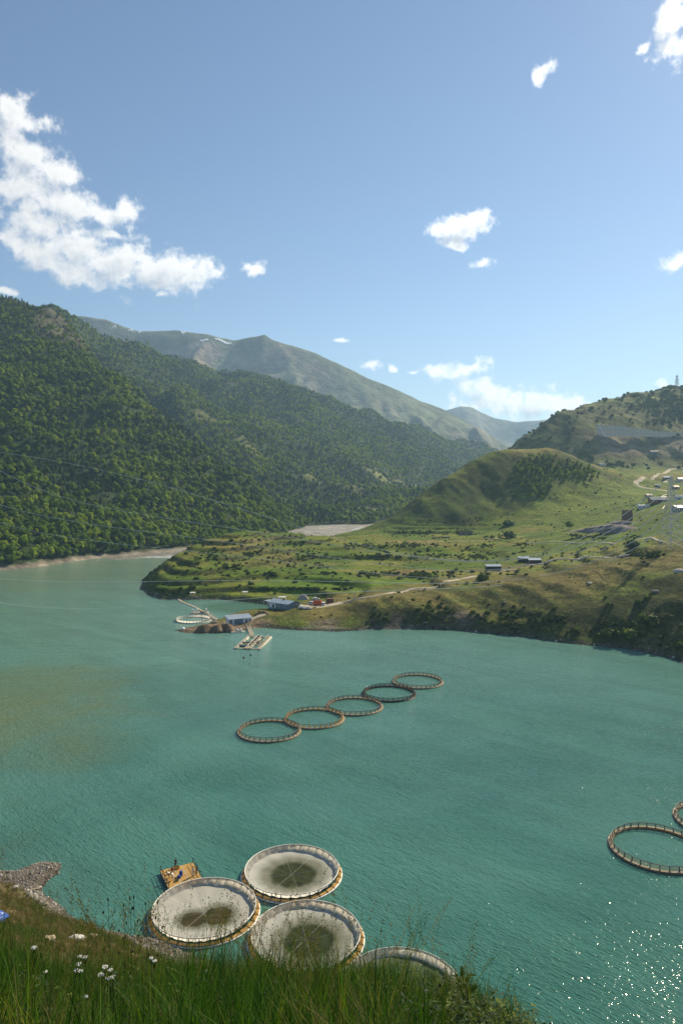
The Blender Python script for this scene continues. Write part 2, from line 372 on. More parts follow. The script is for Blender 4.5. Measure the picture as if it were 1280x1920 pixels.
# ------------------------------------------------------------------ water
def water_fn(t, out):
    g = t.node('ShaderNodeNewGeometry'); p = g.outputs['Position']
    rot = t.node('ShaderNodeVectorRotate', rotation_type='Z_AXIS'); t.l.new(p, rot.inputs['Vector']); rot.inputs['Angle'].default_value = R(42)
    ps = t.vmath('MULTIPLY', rot.outputs[0], (0.5, 1.25, 1.0))
    r1 = t.noise(ps, 0.62, 3, 0.55, 0.4); r2 = t.noise(ps, 2.1, 2, 0.5, 0.3); r0 = t.noise(ps, 0.16, 2, 0.5)
    gust = t.smooth(t.noise(t.vmath('MULTIPLY', p, (0.6, 1.6, 1)), 0.016, 4, 0.6), 0.35, 0.62, 0.7, 1.2)
    h = t.math('ADD', t.math('MULTIPLY', r1, 0.9), t.math('MULTIPLY', r2, 0.65))
    h = t.math('ADD', h, t.math('MULTIPLY', r0, 0.5))
    h = t.math('MULTIPLY', h, gust)
    sx = t.node('ShaderNodeSeparateXYZ'); t.l.new(p, sx.inputs[0])
    wob = t.noise(p, 0.02, 5, 0.6, 0.6)
    def blob(cx, cy, rx, ry, a=0.1, b=1.0, wk=1.3):
        v = t.vmath('LENGTH', t.vmath('MULTIPLY', t.vmath('SUBTRACT', p, (cx, cy, 0)), (1/rx, 1/ry, 0)))
        return t.smooth(t.math('SUBTRACT', t.math('SUBTRACT', 1.0, v), t.math('MULTIPLY', t.math('SUBTRACT', wob, 0.5), wk)), a, b)
    c = t.mix(t.smooth(wob, 0.3, 0.7), (0.034, 0.130, 0.104), (0.058, 0.172, 0.138))
    c = t.mix(t.smooth(sx.outputs[1], 150, 420), c, (0.12, 0.25, 0.195))  # paler with distance: low-angle sky reflection put into the base colour
    lane = t.noise(t.vmath('MULTIPLY', rot.outputs[0], (0.25, 1.6, 1)), 0.03, 4, 0.6, 1.2); c = t.mix(1.0, c, t.smooth(lane, 0.3, 0.7, 0.90, 1.10), 'MULTIPLY')
    sed = blob(-116, 212, 52, 110, -.2, 1.0, 2.4)
    c = t.mix(t.math('MULTIPLY', sed, 0.85), c, (0.125, 0.165, 0.070))
    c = t.mix(t.math('MULTIPLY', blob(-70, 125, 40, 34), 0.7), c, (0.05, 0.065, 0.04))
    c = t.mix(t.math('MULTIPLY', t.smooth(t.math('MULTIPLY_ADD', sx.outputs[0], -0.35, sx.outputs[1]), 480, 640), 0.55), c, (0.13, 0.19, 0.11))
    c = t.mix(t.math('MULTIPLY', blob(-58, 424, 34, 26, 0.0, 0.5, 0.4), 0.75), c, (0.045, 0.13, 0.045))
    b = principled(t, out, c, 0.11, 0.5, 0, bump=h, bstr=1.0, bdist=0.33)
    b.inputs['IOR'].default_value = 1.33
M['water'] = material('water', water_fn)
mb = MB(); mb.add([(-1500, 40, 0), (1500, 40, 0), (1500, 1000, 0), (-1500, 1000, 0)], [(0, 1, 2, 3)])
tag(mb.build('lake_water', M['water']), 'turquoise reservoir water with fine ripples', kind='structure')

# ------------------------------------------------------------------ mid land (promontory, meadows, grassy hill, rear hill)
LAND = [WL(*k) for k in [(1750,1330),(1400,1275),(1280,1243),(1230,1228),(1170,1216),(1100,1210),(1030,1203),(980,1194),(900,1187),(840,1181),(760,1180),
    (700,1180),(640,1184),(600,1183),(560,1182),(500,1178),(480,1177),(450,1183),(400,1187),(350,1186),(333,1183),(350,1179),(385,1173),(408,1166),
    (424,1160),(445,1154),(474,1151),(500,1148),(511,1141),(497,1133),(457,1128),(412,1124),(356,1124.5),(300,1124),(276,1113),(265,1103)]]
LAND += [(-150,545),(-150,600),(-125,680),(-80,760),(-40,850),(10,950),(60,1060),(90,1200),(120,1400),(160,1700),(220,2600),(3500,2600),(3500,180),(900,180)]
pts = [P(*k) for k in [
 (1280,1200,304),(1280,1150,318),(1280,1100,335),(1280,1070,352),(1280,1030,400),(1280,1000,450),
 (1150,1180,331),(1150,1140,343),(1150,1105,358),(1150,1075,378),(1150,1045,420),(1150,1030,460),
 (1020,1160,348),(1020,1125,362),(1020,1095,380),(1020,1070,410),(1020,1055,450),(1020,1045,490),
 (900,1160,361),(900,1130,373),(900,1108,388),(900,1090,415),(900,1070,470),
 (780,1155,368),(780,1135,377),(780,1118,392),(780,1105,425),(780,1075,480),
 (680,1158,368),(680,1140,376),(680,1128,389),(680,1112,425),(680,1080,480),
 (600,1160,372),(600,1142,388),(600,1120,430),(600,1085,480),(540,1152,378),(500,1160,374),
 (520,1118,445),(520,1100,465),(520,1070,520),(520,1040,580),(520,1015,640),(500,998,690),
 (400,1110,455),(400,1085,480),(400,1050,530),(400,1018,590),(330,1105,460),(330,1080,485),(345,1050,520),(345,1042,540),(300,1070,515),
 (430,1002,620),(480,994,650),(540,996,680),(640,1060,540),(640,1030,620),(640,1010,690),(640,1003,730),
 (720,1050,560),(720,1020,650),(720,1000,750),(850,1050,540),(850,1020,640),(850,1003,730),(850,985,790),
 (980,1020,610),(980,1000,690),(980,980,760),(1100,1030,520),(1100,1010,600),(1100,990,690),(1100,970,740),(1100,940,810),
 (1200,1010,530),(1200,990,600),(1200,970,650),(1200,950,720),(1200,920,880),(1200,900,1000),(1280,980,560),(1280,950,650),(1280,920,780),(1280,890,1050),
 (900,970,800),(900,930,840),(900,890,872),(940,842,920),(1020,841,930),(980,845,925),(980,960,800),(980,920,840),(980,880,880),
 (1050,880,890),(1050,920,840),(1060,850,935),(1100,868,955),(1150,880,975),(1185,893,1000),
 (850,960,805),(850,920,845),(880,868,900),(830,900,872),(780,940,852),(740,970,835),(715,988,822),(780,975,802),
 (1200,887,1150),(1280,884,1180),(1110,888,1180),
 (1280,860,1260),(1280,825,1320),(1280,800,1370),(1280,765,1450),(1280,730,1560),
 (1200,860,1260),(1200,825,1320),(1200,800,1370),(1200,770,1440),(1200,737,1540),
 (1120,865,1250),(1120,820,1330),(1120,790,1400),(1120,755,1500),(1050,865,1270),(1050,820,1340),(1050,777,1430),
 (1000,807,1400),(1000,845,1320),(960,838,1370),(920,862,1350),(880,895,1330),(840,930,1310),(800,960,1290),
 (1450,1200,290),(1450,1100,315),(1450,1030,390),(1450,920,800),(1450,860,1250),(1450,720,1560)]]
pts += [(-100,680,14),(-60,760,10),(-10,850,10),(40,950,10),(230,1060,62),(310,1080,72),(150,1000,30),(75,930,14),
        (760,1800,215),(420,1600,120),(330,1500,80),(1100,1800,240)]
tpsL = TPS(pts, 2e-4)
FIELD_A = [WL(*k, z=zz) for k, zz in (((470,1103),5.5),((500,1085),7),((620,1082),9),((760,1080),11),((850,1072),13),((800,1092),11),((690,1106),8),((560,1108),5.5))]
# quarry heap, terrace steps, road cut ----------------------------------
def land_z(x, y):
    z = tpsL(x, y)
    n = fbm(x, y, 60, 5, 0.55, 1)
    mid = sstep(y, 385, 440)*(1-sstep(y, 760, 830))
    prom = mid*(1-sstep(x+0.15*(y-500), 110, 230))
    # terraces: flats with short scarps
    st = 3.6; zz = (z+2.6*fbm(x, y, 80, 3, 0.5, 2)+1.0)/st; fr = zz-np.floor(zz); ter = (np.floor(zz)+sstep(fr, 0.72, 0.97))*st-1.0
    z = z+(ter-z)*0.92*prom
    z = z+n*(1.5+1.3*(1-prom))+fbm(x, y, 14, 4, 0.55, 3)*0.65
    # near slope gullies and hummocks
    slope = (1-sstep(y, 400, 450))
    z = z+slope*(ridged(x+0.4*y, y*0.35, 26, 4, 4)-0.5)*3.0*sstep(z, 2, 10)
    hill = sstep(y, 770, 830)*(1-sstep(y, 1000, 1100))
    z = z+hill*(ridged(x*0.9+y*0.3, y*0.5, 48, 4, 5)-0.5)*3.2
    rear = sstep(y, 1180, 1260)
    z = z+rear*((ridged(x, y*0.6, 90, 5, 6)-0.5)*17)
    return z
def shore(z, d, steep=0.55):
    dn = d
    lim = 0.05+steep*np.maximum(d, 0)+0.6*sstep(d, 2.0, 6.0)
    return np.where(d > 0, np.minimum(np.maximum(z, 0.9), lim+0*z), 0.28*dn)
def land_full(x, y):
    x = np.asarray(x, float); y = np.asarray(y, float)
    d = sdf(LAND, x, y)+fbm(x, y, 12, 4, 0.6, 8)*1.5
    return shore(land_z(x, y), d, 0.75+2.0*sstep(y, 1100, 1250)), d
def lz(x, y): return float(land_full(np.array([x]), np.array([y]))[0][0])
def hit(px_, py_, Y0=290.0, Y1=1700.0, fn=None):
    """where the sight line through a picture point meets the land (used once, to find where a thing stands)"""
    fn = fn or (lambda a, b: land_full(a, b)[0])
    Ys = np.concatenate([np.arange(Y0, min(Y1, 900), 1.5), np.arange(900, max(Y1, 901), 5.0)])
    xs = (px_-640)/F*Ys; zr = HC+(YH-py_)/F*Ys; zt = np.maximum(fn(xs, Ys), 0.0)
    k = np.argmax(zt >= zr)
    if zt[k] < zr[k]: k = len(Ys)-1
    return float(xs[k]), float(Ys[k]), float(zt[k])

def land_cols(X, Y, Z, d):
    gy, gx = np.gradient(Z, Y[:, 0], X[0, :]); sl = np.hypot(gx, gy)
    n1 = fbm(X, Y, 40, 5, 0.6, 11)[..., None]; n2 = fbm(X, Y, 120, 4, 0.5, 12)[..., None]; n3 = fbm(X, Y, 9, 4, 0.6, 13)[..., None]
    green = np.array([0.082, 0.135, 0.010]); olive = np.array([0.145, 0.170, 0.016]); dry = np.array([0.215, 0.160, 0.052]); dark = np.array([0.052, 0.060, 0.018]); soil = np.array([0.17, 0.135, 0.095])
    c = green+(olive-green)*sstep(n1+0.25*n3, -0.25, 0.35)
    dryness = sstep(n2+0.45*n1+0.35*n3, 0.02, 0.5)
    near = (1-sstep(Y, 400, 460))[..., None]; hill = (sstep(Y, 780, 830)*(1-sstep(Y, 1000, 1080)))[..., None]
    c = c+(dry-c)*dryness*(0.6+0.1*near+0.1*hill)
    brown = np.array([0.115, 0.100, 0.034])
    c = c+(brown-c)*near*0.45*sstep(n2+0.5*n1, -0.35, 0.3)
    bayface_shade = near*sstep(sl[..., None]+0.10*n1, 0.30, 0.5)
    c = c+(np.array([0.058, 0.066, 0.020])-c)*bayface_shade*0.85  # steep face turned from the sun: dark grass plus its shade in the colour
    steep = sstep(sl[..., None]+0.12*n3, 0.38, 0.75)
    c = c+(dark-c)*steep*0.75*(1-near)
    c = c+(soil-c)*sstep(sl[..., None]+0.3*n3, 0.85, 1.25)*0.6
    fa = sdf(FIELD_A, X, Y)[..., None]
    c = c+(np.array([0.10, 0.175, 0.012])-c)*sstep(fa, -1, 2)*0.85
    # tan mown terraces seen edge-on
    for (px0, px1, py0, amt) in ((690, 1000, 1011, .8), (700, 850, 1068, .6), (560, 900, 1040, .35)):
        yy = {1011: 672, 1068: 486, 1040: 560}[py0]
        m = sstep(-np.abs(Y-yy-8*fbm(X, Y, 50, 3, .5, 21)), -12, -5)*sstep(X, (px0-640)/F*yy, (px0-600)/F*yy)*(1-sstep(X, (px1-670)/F*yy, (px1-640)/F*yy))
        c = c+(np.array([0.235, 0.185, 0.075])-c)*(m[..., None]*amt)
    # meadow right of hill: fresh green
    m = (sstep(Y, 640, 700)*(1-sstep(Y, 850, 900))*sstep(X, 190, 260))[..., None]
    c = c+(np.array([0.130, 0.175, 0.018])-c)*m*0.6
    rear = sstep(Y, 1180, 1240)[..., None]
    c = c+(np.array([0.085, 0.098, 0.030])-c)*rear*0.75
    # shingle at the water
    dd = d[..., None]+1.2*n3
    zz = Z[..., None]
    grav = np.array([0.13, 0.115, 0.095]); wet = np.array([0.055, 0.05, 0.042])
    c = c+(grav-c)*(1-sstep(zz+0.4*n3, 0.6, 1.3))
    c = c+(wet-c)*(1-sstep(zz+0.1*n3, 0.15, 0.55))
    spit = (1-sstep(np.abs(X[..., None]+62), 22, 32))*(1-sstep(np.abs(Y[..., None]-362), 10, 16))
    c = c+(np.array([0.22, 0.16, 0.105])-c)*spit*(1-sstep(zz, 2.2, 4.5))*0.8
    # eroded bluff faces along the bay
    for bx, by in ((42, 364), (62, 364), (25, 364), (-8, 366)):
        m = (1-sstep(np.hypot((X-bx)/11.0, (Y-by)/7.0), 0.6, 1.1))[..., None]
        c = c+(np.array([0.17, 0.135, 0.10])-c)*m*0.75*sstep(n3, -0.4, 0.2)
    return np.clip(c, 0.01, 0.9)

def split_steps(a, b, s0, s1):
    out = [a]; 
    while out[-1] < b:
        t = (out[-1]-a)/(b-a); out.append(out[-1]+s0+(s1-s0)*t)
    return np.array(out)
HILL_POLY = [P(*k)[:2] for k in ((700,995,815),(780,985,788),(850,985,780),(980,980,762),(1080,960,765),(1160,930,850),(1210,900,1000))]+[(400,1110),(200,1100),(60,960)]
xs = np.arange(-175, 560, 1.9); ys = split_steps(284, 1190, 1.25, 3.4)
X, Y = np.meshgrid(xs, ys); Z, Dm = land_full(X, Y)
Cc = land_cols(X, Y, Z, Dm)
xc = (X[:-1, :-1]+X[1:, 1:])/2; yc = (Y[:-1, :-1]+Y[1:, 1:])/2
vis = (np.abs(xc) < 0.56*yc+25) & (Dm[:-1, :-1] > -12)
hm = inside(HILL_POLY, xc, yc)
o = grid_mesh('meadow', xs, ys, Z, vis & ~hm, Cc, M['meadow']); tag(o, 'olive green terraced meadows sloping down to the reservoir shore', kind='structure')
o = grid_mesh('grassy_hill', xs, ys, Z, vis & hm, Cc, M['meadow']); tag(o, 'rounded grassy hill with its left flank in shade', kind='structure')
xs2 = np.arange(60, 1150, 5.0); ys2 = np.arange(1188, 2000, 5.0)
X, Y = np.meshgrid(xs2, ys2); Z, Dm = land_full(X, Y); Cc = land_cols(X, Y, Z, Dm)
# cut face and spoil below the retaining wall
cutm = sstep(X, 430, 480)*sstep(Z, 112, 122)*(1-sstep(Z+6*fbm(X, Y, 50, 3, .5, 31), 158, 168))*sstep(Y, 1200, 1240)
Cc = Cc+(np.array([0.27, 0.20, 0.15])-Cc)*(cutm*(0.55+0.4*fbm(X, Y, 60, 3, .5, 32)))[..., None].clip(0, 1)
o = grid_mesh('rear_hill', xs2, ys2, Z, None, Cc, M['mountain']); tag(o, 'broad scrubby hill behind, cut by a concrete retaining wall', kind='structure')

# riverbed ---------------------------------------------------------------
xs3 = np.arange(-420, 620, 4.0); ys3 = np.arange(610, 2300, 4.5); X, Y = np.meshgrid(xs3, ys3)
base = 0.0125*np.clip(Y-690, -40, 430)
brd = fbm(X-0.3*Y, Y*0.35, 34, 4, 0.55, 41)
Z = base+0.30*brd+0.10-0.8*(1-sstep(X+0.6*(Y-660), -235, -195))
wetm = sstep(-brd, 0.12, 0.3)[..., None]
Cc = np.array([0.30, 0.285, 0.26])*(1+0.25*fbm(X, Y, 12, 3, .5, 42)[..., None])
Cc = Cc+(np.array([0.17, 0.16, 0.125])-Cc)*(1-sstep(Y, 700, 900))[..., None]*0.7
Cc = Cc+(np.array([0.42, 0.46, 0.46])-Cc)*wetm*0.8
o = grid_mesh('gravel_riverbed', xs3, ys3, Z, None, np.clip(Cc, 0, 1), M['meadow']); tag(o, 'pale gravel river delta between the forest and the meadows', kind='structure')

# ------------------------------------------------------------------ forested mountains
ptsA = [P(*k) for k in [(0,1069,598),(110,1056,648),(200,1051,690),(340,1038,745),(450,1012,860),(550,994,1020),
 (0,1000,642),(0,900,750),(0,800,880),(0,700,1050),(0,620,1220),(0,548,1400),(100,1000,695),(100,900,815),(100,800,955),(100,700,1125),(100,620,1295),(70,560,1400),(130,592,1400),
 (200,1000,740),(200,900,880),(200,800,1025),(200,720,1175),(175,662,1290),(300,1000,800),(300,900,940),(300,820,1065),(280,742,1200),
 (400,1000,870),(400,920,975),(350,797,1130),(425,852,1100),(480,960,975),(480,892,1060),(510,942,1045),(-300,1100,500),(-300,900,700),(-300,700,1000),(-300,540,1400),(-700,700,1000)]]
ptsA += [(-700,1800,330),(-560,1650,260),(-470,1520,210),(-350,1420,110),(-240,1340,60),(-130,1260,10),(-60,1180,-20),(-20,1100,-25),(-900,1800,350),(-330,540,-14),(-250,585,-8),(-205,640,-8),(-110,760,-6),(-60,900,-8),(-500,430,-20)]
tA = TPS(ptsA, 2e-4)
def zA(x, y):
    z = tA(x, y); f = sstep(z, 5, 60)
    return z+f*((ridged(x*0.9-y*0.45, x*0.25+y*0.3, 90, 5, 51)-0.78)*40+fbm(x, y, 40, 3, 0.5, 52)*5)
ptsB = [P(*k) for k in [(100,575,1950),(130,588,2000),(225,628,2150),(300,654,2300),(360,668,2400),(425,690,2450),(500,703,2550),(590,730,2650),(640,750,2700),(710,766,2800),(765,786,2900),(805,808,3000),(855,810,3100),(890,824,3200),(925,842,3300),
 (0,600,1950),(560,983,1110),(620,982,1130),(690,979,1150),(720,975,1230),(740,960,1300),(790,935,1400),(830,915,1500),(250,700,1800),(350,772,1680),(300,700,2000),(430,760,2050),(455,812,1600),(520,842,1560),(600,872,1560),(560,930,1300),(640,940,1350),(700,905,1600),(790,918,1850),
 (500,790,1900),(560,760,2250),(640,820,2050),(640,785,2350),(700,860,1950),(760,830,2400),(820,850,2500),(850,880,2300),(900,880,2700),(960,900,2600),(1000,880,3200),(420,850,1400)]]
ptsB += [(-900,2700,350),(-700,3100,300),(-300,3500,180),(200,3800,100),(900,3900,150),(-700,1700,200),(-400,1500,60),(-200,1300,20),(330,1500,10),(450,2100,10)]
tB = TPS(ptsB, 2e-4)
def zB(x, y):
    z = tB(x, y); f = sstep(z, 8, 90)
    return z+f*((ridged(x*0.85-y*0.5, x*0.25+y*0.35, 170, 5, 61)-0.88)*66+fbm(x, y, 70, 3, 0.5, 62)*9)
def mt_cols(X, Y, Z, sc):
    n = fbm(X, Y, sc, 5, 0.6, 71)[..., None]; n2 = fbm(X, Y, sc*0.3, 4, 0.6, 72)[..., None]
    a = np.array([0.022, 0.040, 0.012]); b = np.array([0.032, 0.048, 0.016]); r = np.array([0.17, 0.14, 0.11])
    c = a+(b-a)*sstep(n+0.3*n2, 0.0, 0.4)
    return c, n, n2, r
xsA = np.arange(-1000, 10, 6.0); ysA = np.arange(430, 1700, 6.0); X, Y = np.meshgrid(xsA, ysA); ZAg = zA(X, Y)
Cc, n, n2, rr_ = mt_cols(X, Y, ZAg, 120)
# bare rock and scree near the summit, shingle at the lake
summit = (1-sstep(np.hypot((X+520)/60, (Y-1400)/170), 0.55, 1.0))[..., None]
Cc = Cc+(rr_-Cc)*summit*0.45
Cc = Cc+(np.array([0.22, 0.19, 0.15])-Cc)*(1-sstep(ZAg, 2.0, 4.0))[..., None]
o = grid_mesh('forested_mountain', xsA, ysA, ZAg, (ZAg[:-1, :-1] > -25), Cc, M['mountain']); tag(o, 'steep near mountainside under dense green forest', kind='structure')
xsB = np.arange(-1150, 1500, 11.0); ysB = np.arange(1080, 3900, 11.0); X, Y = np.meshgrid(xsB, ysB); ZBg = zB(X, Y)
Cc, n, n2, rr_ = mt_cols(X, Y, ZBg, 220)
# open meadow along the middle rib
GLADES = [(-330,1730,60,26,-35),(-190,1600,95,22,-42),(-60,1560,120,24,-20),(90,1640,150,40,10),(140,1850,160,60,0),(40,1330,80,30,0),(-420,1830,50,24,-40),(200,2000,130,60,20)]
def glade(x, y):
    m = np.zeros(np.shape(x))
    for gx, gy, a, b, th in GLADES:
        c_, s_ = math.cos(R(th)), math.sin(R(th)); u = ((x-gx)*c_+(y-gy)*s_)/a; v_ = (-(x-gx)*s_+(y-gy)*c_)/b
        m = np.maximum(m, 1-sstep(np.hypot(u, v_)+0.5*fbm(x, y, 40, 3, .5, 81), 0.55, 1.05))
    return m
gm = glade(X, Y)[..., None]
Cc = Cc+(np.array([0.14, 0.145, 0.05])-Cc)*gm*0.9
o = grid_mesh('forested_ridge', xsB, ysB, ZBg, (ZBg[:-1, :-1] > -20), Cc, M['mountain']); tag(o, 'second forested ridge receding into the valley haze', kind='structure')

# distant bare mountain with snow patches, and the blue range behind it ----
def far_mtn(name, crest, Yc, foot, depth, sc, amp, mat, colfn, label, step, xpad=900):
    cx = np.array([(k[0]-640)/F*Yc for k in crest]); cz = np.array([HC+(YH-k[1])/F*Yc for k in crest])
    xs = np.arange(cx.min()-xpad, cx.max()+xpad, step); ys = np.arange(Yc-depth, Yc+depth*0.7, step)
    X, Y = np.meshgrid(xs, ys)
    cz_i = np.interp(X, cx, cz, left=cz[0], right=cz[-1])
    ff = np.array([math.exp(-0.5*(i/3.0)**2) for i in range(-9, 10)]); ff /= ff.sum()
    t = np.abs(Y-Yc)/depth
    fall = np.where(Y < Yc, 1-t, 1-1.4*t)
    w_ = sstep(t, 0.015, 0.25)
    rg = ridged(X+0.25*(Yc-Y)+120*fbm(X, Y, sc*1.5, 3, .5, 91), (Y-Yc)*0.30, sc, 5, 92)-0.62
    rg2 = ridged(X-0.15*(Yc-Y), (Y-Yc)*0.16, sc*0.28, 4, 94)-0.6
    Z = foot+(cz_i-foot)*np.clip(fall, -0.2, 1)**1.08*1.0+w_*amp*rg+w_*amp*0.22*rg2+amp*0.03*fbm(X, Y, sc*0.2, 4, .5, 93)
    o = grid_mesh(name, xs, ys, Z, None, colfn(X, Y, Z, rg, cz_i), mat); tag(o, label, kind='structure'); return xs, ys, Z
def colC(X, Y, Z, rg, cz):
    n = fbm(X, Y, 400, 5, .6, 95)[..., None]; n2 = fbm(X, Y, 90, 4, .6, 96)[..., None]
    g_ = np.array([0.12, 0.135, 0.075]); b = np.array([0.23, 0.18, 0.14]); r = np.array([0.33, 0.27, 0.23])
    c = g_+(b-g_)*sstep(n+0.3*n2+0.25*sstep(-X[..., None], 900, 1500), 0.1, 0.5)
    scree = (1-sstep(np.abs(X+330-0.55*(4500-Y)+50*fbm(X, Y, 200, 3, .5, 97)), 20, 110))*sstep(4500-Y, 80, 400)
    return np.clip(c+(r-c)*(scree[..., None]*0.8), 0, 1)
CR_C = [(-200,600),(60,585),(142,591),(200,598),(215,605),(260,620),(330,619),(390,627),(440,637),(480,630),(496,626),(510,636),(575,655),(615,672),(690,709),(740,728),(790,752),(830,767),(865,787),(910,810),(950,835),(1000,865),(1080,900)]
GC = far_mtn('bare_mountain', CR_C, 4500, 60, 1500, 420, 165, M['far'], colC, 'high bare green and brown mountain with a pointed summit', 18)
def colD(X, Y, Z, rg, cz): return np.zeros(X.shape+(3,))+np.array([0.16, 0.16, 0.12])
CR_D = [(600,800),(760,800),(835,768),(862,760),(884,762),(900,772),(925,782),(942,786),(965,790),(1000,787),(1030,785),(1080,790),(1150,775),(1300,760),(1500,770)]
far_mtn('distant_range', CR_D, 6900, 60, 1500, 600, 170, M['far'], colD, 'pale blue mountain range closing the valley', 40)
# snow patches on the bare mountain
def zC(x, y):
    xs, ys, Z = GC; u = np.clip((x-xs[0])/(xs[1]-xs[0]), 0, len(xs)-1.001); v = np.clip((y-ys[0])/(ys[1]-ys[0]), 0, len(ys)-1.001)
    i = u.astype(int); j = v.astype(int); fu = u-i; fv = v-j
    return (Z[j, i]*(1-fu)+Z[j, i+1]*fu)*(1-fv)+(Z[j+1, i]*(1-fu)+Z[j+1, i+1]*fu)*fv
def snow_patch(cx, cy, wpx, hpx):
    Ys = np.arange(3000, 4800, 4.0); xs = (cx-640)/F*Ys; zt = zC(xs, Ys); zr = HC+(YH-cy)/F*Ys; k = int(np.argmax(zt >= zr))
    if zt[k] < zr[k]: k = int(np.argmax(zt-zr))
    x0, y0 = xs[k], Ys[k]; kk = y0/F; n = 30; V = []; rows = 9
    slope = max(.12, float((zC(np.array([x0]), np.array([y0+15.]))-zC(np.array([x0]), np.array([y0-15.])))[0]/30)); hy = min(90, hpx*kk/max(.1, slope-(zt[k]-HC)/y0))
    for j in range(rows):
        for i in range(n):
            u = i/(n-1)*2-1; e = math.sqrt(max(0, 1-u*u))*(1+.35*math.sin(i*1.3+cx)); x = x0+u*wpx*kk/2; y = y0+(j/(rows-1)*2-1)*hy/2*e+10*math.sin(u*3+cx)
            V.append((x, y, float(zC(np.array([x]), np.array([y]))[0])+2.5))
    F_ = [(j*n+i, j*n+i+1, (j+1)*n+i+1, (j+1)*n+i) for j in range(rows-1) for i in range(n-1)]
    me = bpy.data.meshes.new('snow_patch'); me.from_pydata(V, [], F_); me.materials.append(M['snow']); o = bpy.data.objects.new('snow_patch', me); COL.objects.link(o); return o
for i, (a, b, c, d_) in enumerate([(215,614,7,2.5),(246,620,8,2.5),(264,622,6,2),(344,623,12,2.5),(383,638,16,3),(418,640,34,3.5)]):
    lb = ['smallest snow patch high on the left shoulder of the bare mountain', 'snow streak right of the brown left summit of the bare mountain', 'faint snow speck below the saddle of the bare mountain', 'short snow streak on the rounded middle top of the bare mountain', 'slanting snow patch left of the long one below the skyline', 'longest white snow streak on the bare mountain left of its pointed summit'][i]
    tag(snow_patch(a, b, c, d_), lb, 'snow patch', 'snow patches on the bare mountain')

# ------------------------------------------------------------------ vegetation meshes
def leaf_cloud(rng, lobes, nleaf, ls, core=True, cone=False):
    """lobes: (x,y,z,rx,rz); returns MB-like arrays of small faces spread through the crown volume"""
    V = []; Fc = []
    tot = sum(l[3]*l[3]*l[4] for l in lobes)
    for (lx, ly, lz_, rx, rz) in lobes:
        k = max(4, int(nleaf*(rx*rx*rz)/tot))
        for _ in range(k):
            d = rng.normal(size=3); d /= np.linalg.norm(d)
            rad = rng.uniform(0.72, 1.08)
            c = np.array([lx+d[0]*rx*rad, ly+d[1]*rx*rad, lz_+d[2]*rz*rad])
            nrm = d*0.8+rng.normal(size=3)*0.6+np.array([0, 0, 0.35]); nrm /= np.linalg.norm(nrm)
            a = np.cross(nrm, rng.normal(size=3)); a /= np.linalg.norm(a); b = np.cross(nrm, a)
            s1 = ls*rng.uniform(0.6, 1.3); s2 = s1*rng.uniform(0.55, 0.9); i0 = len(V)
            V += [c-a*s1, c-b*s2+nrm*s1*0.2, c+a*s1, c+b*s2+nrm*s1*0.2]; Fc.append((i0, i0+1, i0+2, i0+3))
        if core:
            n, m = 6, 4; i0 = len(V)
            for i in range(m+1):
                ph = math.pi*i/m
                for j in range(n):
                    th = 2*math.pi*j/n; q_ = 0.78*rng.uniform(0.85, 1.1)
                    V.append(np.array([lx+rx*q_*math.sin(ph)*math.cos(th), ly+rx*q_*math.sin(ph)*math.sin(th), lz_+rz*q_*math.cos(ph)]))
            for i in range(m):
                for j in range(n):
                    Fc.append((i0+i*n+j, i0+i*n+(j+1) % n, i0+(i+1)*n+(j+1) % n, i0+(i+1)*n+j))
    return V, Fc
def mesh_from(name, V, Fc, mats, mi=None, smooth=False):
    me = bpy.data.meshes.new(name); me.from_pydata([tuple(v) for v in V], [], Fc); me.update()
    for m in mats: me.materials.append(m)
    if mi is not None: me.polygons.foreach_set('material_index', mi)
    if smooth: me.polygons.foreach_set('use_smooth', [True]*len(me.polygons))
    return me
def trunk_mb(h, r, rng, limbs=4):
    t = MB(); bend = rng.uniform(-0.4, 0.4, 2)
    t.tube([(0, 0, -0.6), (bend[0]*.2, bend[1]*.2, h*0.3), (bend[0]*.6, bend[1]*.6, h*0.6), (bend[0], bend[1], h*0.85)], [r, r*.8, r*.5, r*.2], 5)
    for i in range(limbs):
        a = rng.uniform(0, 6.28); z = h*rng.uniform(0.3, 0.55); L = h*rng.uniform(.18, .3)
        t.tube([(bend[0]*.4, bend[1]*.4, z), (math.cos(a)*L*.6, math.sin(a)*L*.6, z+L*.5), (math.cos(a)*L, math.sin(a)*L, z+L*1.0)], [r*.4, r*.25, r*.1], 4)
    return t
def tree_variant(i, conifer=False, nleaf=150):
    rng = np.random.RandomState(100+i); h = rng.uniform(8.0, 11.5)
    if conifer:
        lobes = [(0, 0, h*(0.25+0.16*k), h*(0.20-0.038*k), h*0.10) for k in range(5)]
    else:
        cr = h*rng.uniform(0.30, 0.38); lobes = [(0, 0, h*0.62, cr*0.95, h*0.27)]
        for k in range(5):
            a = k*1.26+rng.uniform(-.4, .4); rr = cr*rng.uniform(0.45, 0.75)
            lobes.append((math.cos(a)*rr, math.sin(a)*rr, h*rng.uniform(0.38, 0.82), cr*rng.uniform(0.45, 0.7), h*rng.uniform(0.12, 0.2)))
        lobes.append((rng.uniform(-.5, .5), rng.uniform(-.5, .5), h*0.86, cr*0.5, h*0.13))
    V, Fc = leaf_cloud(rng, lobes, nleaf, 0.62)
    return h, V, Fc, trunk_mb(h, 0.17, rng)
PROTO = bpy.data.collections.new('forest_kit')      # meshes only used as instance sources; never linked to the scene
trees = []
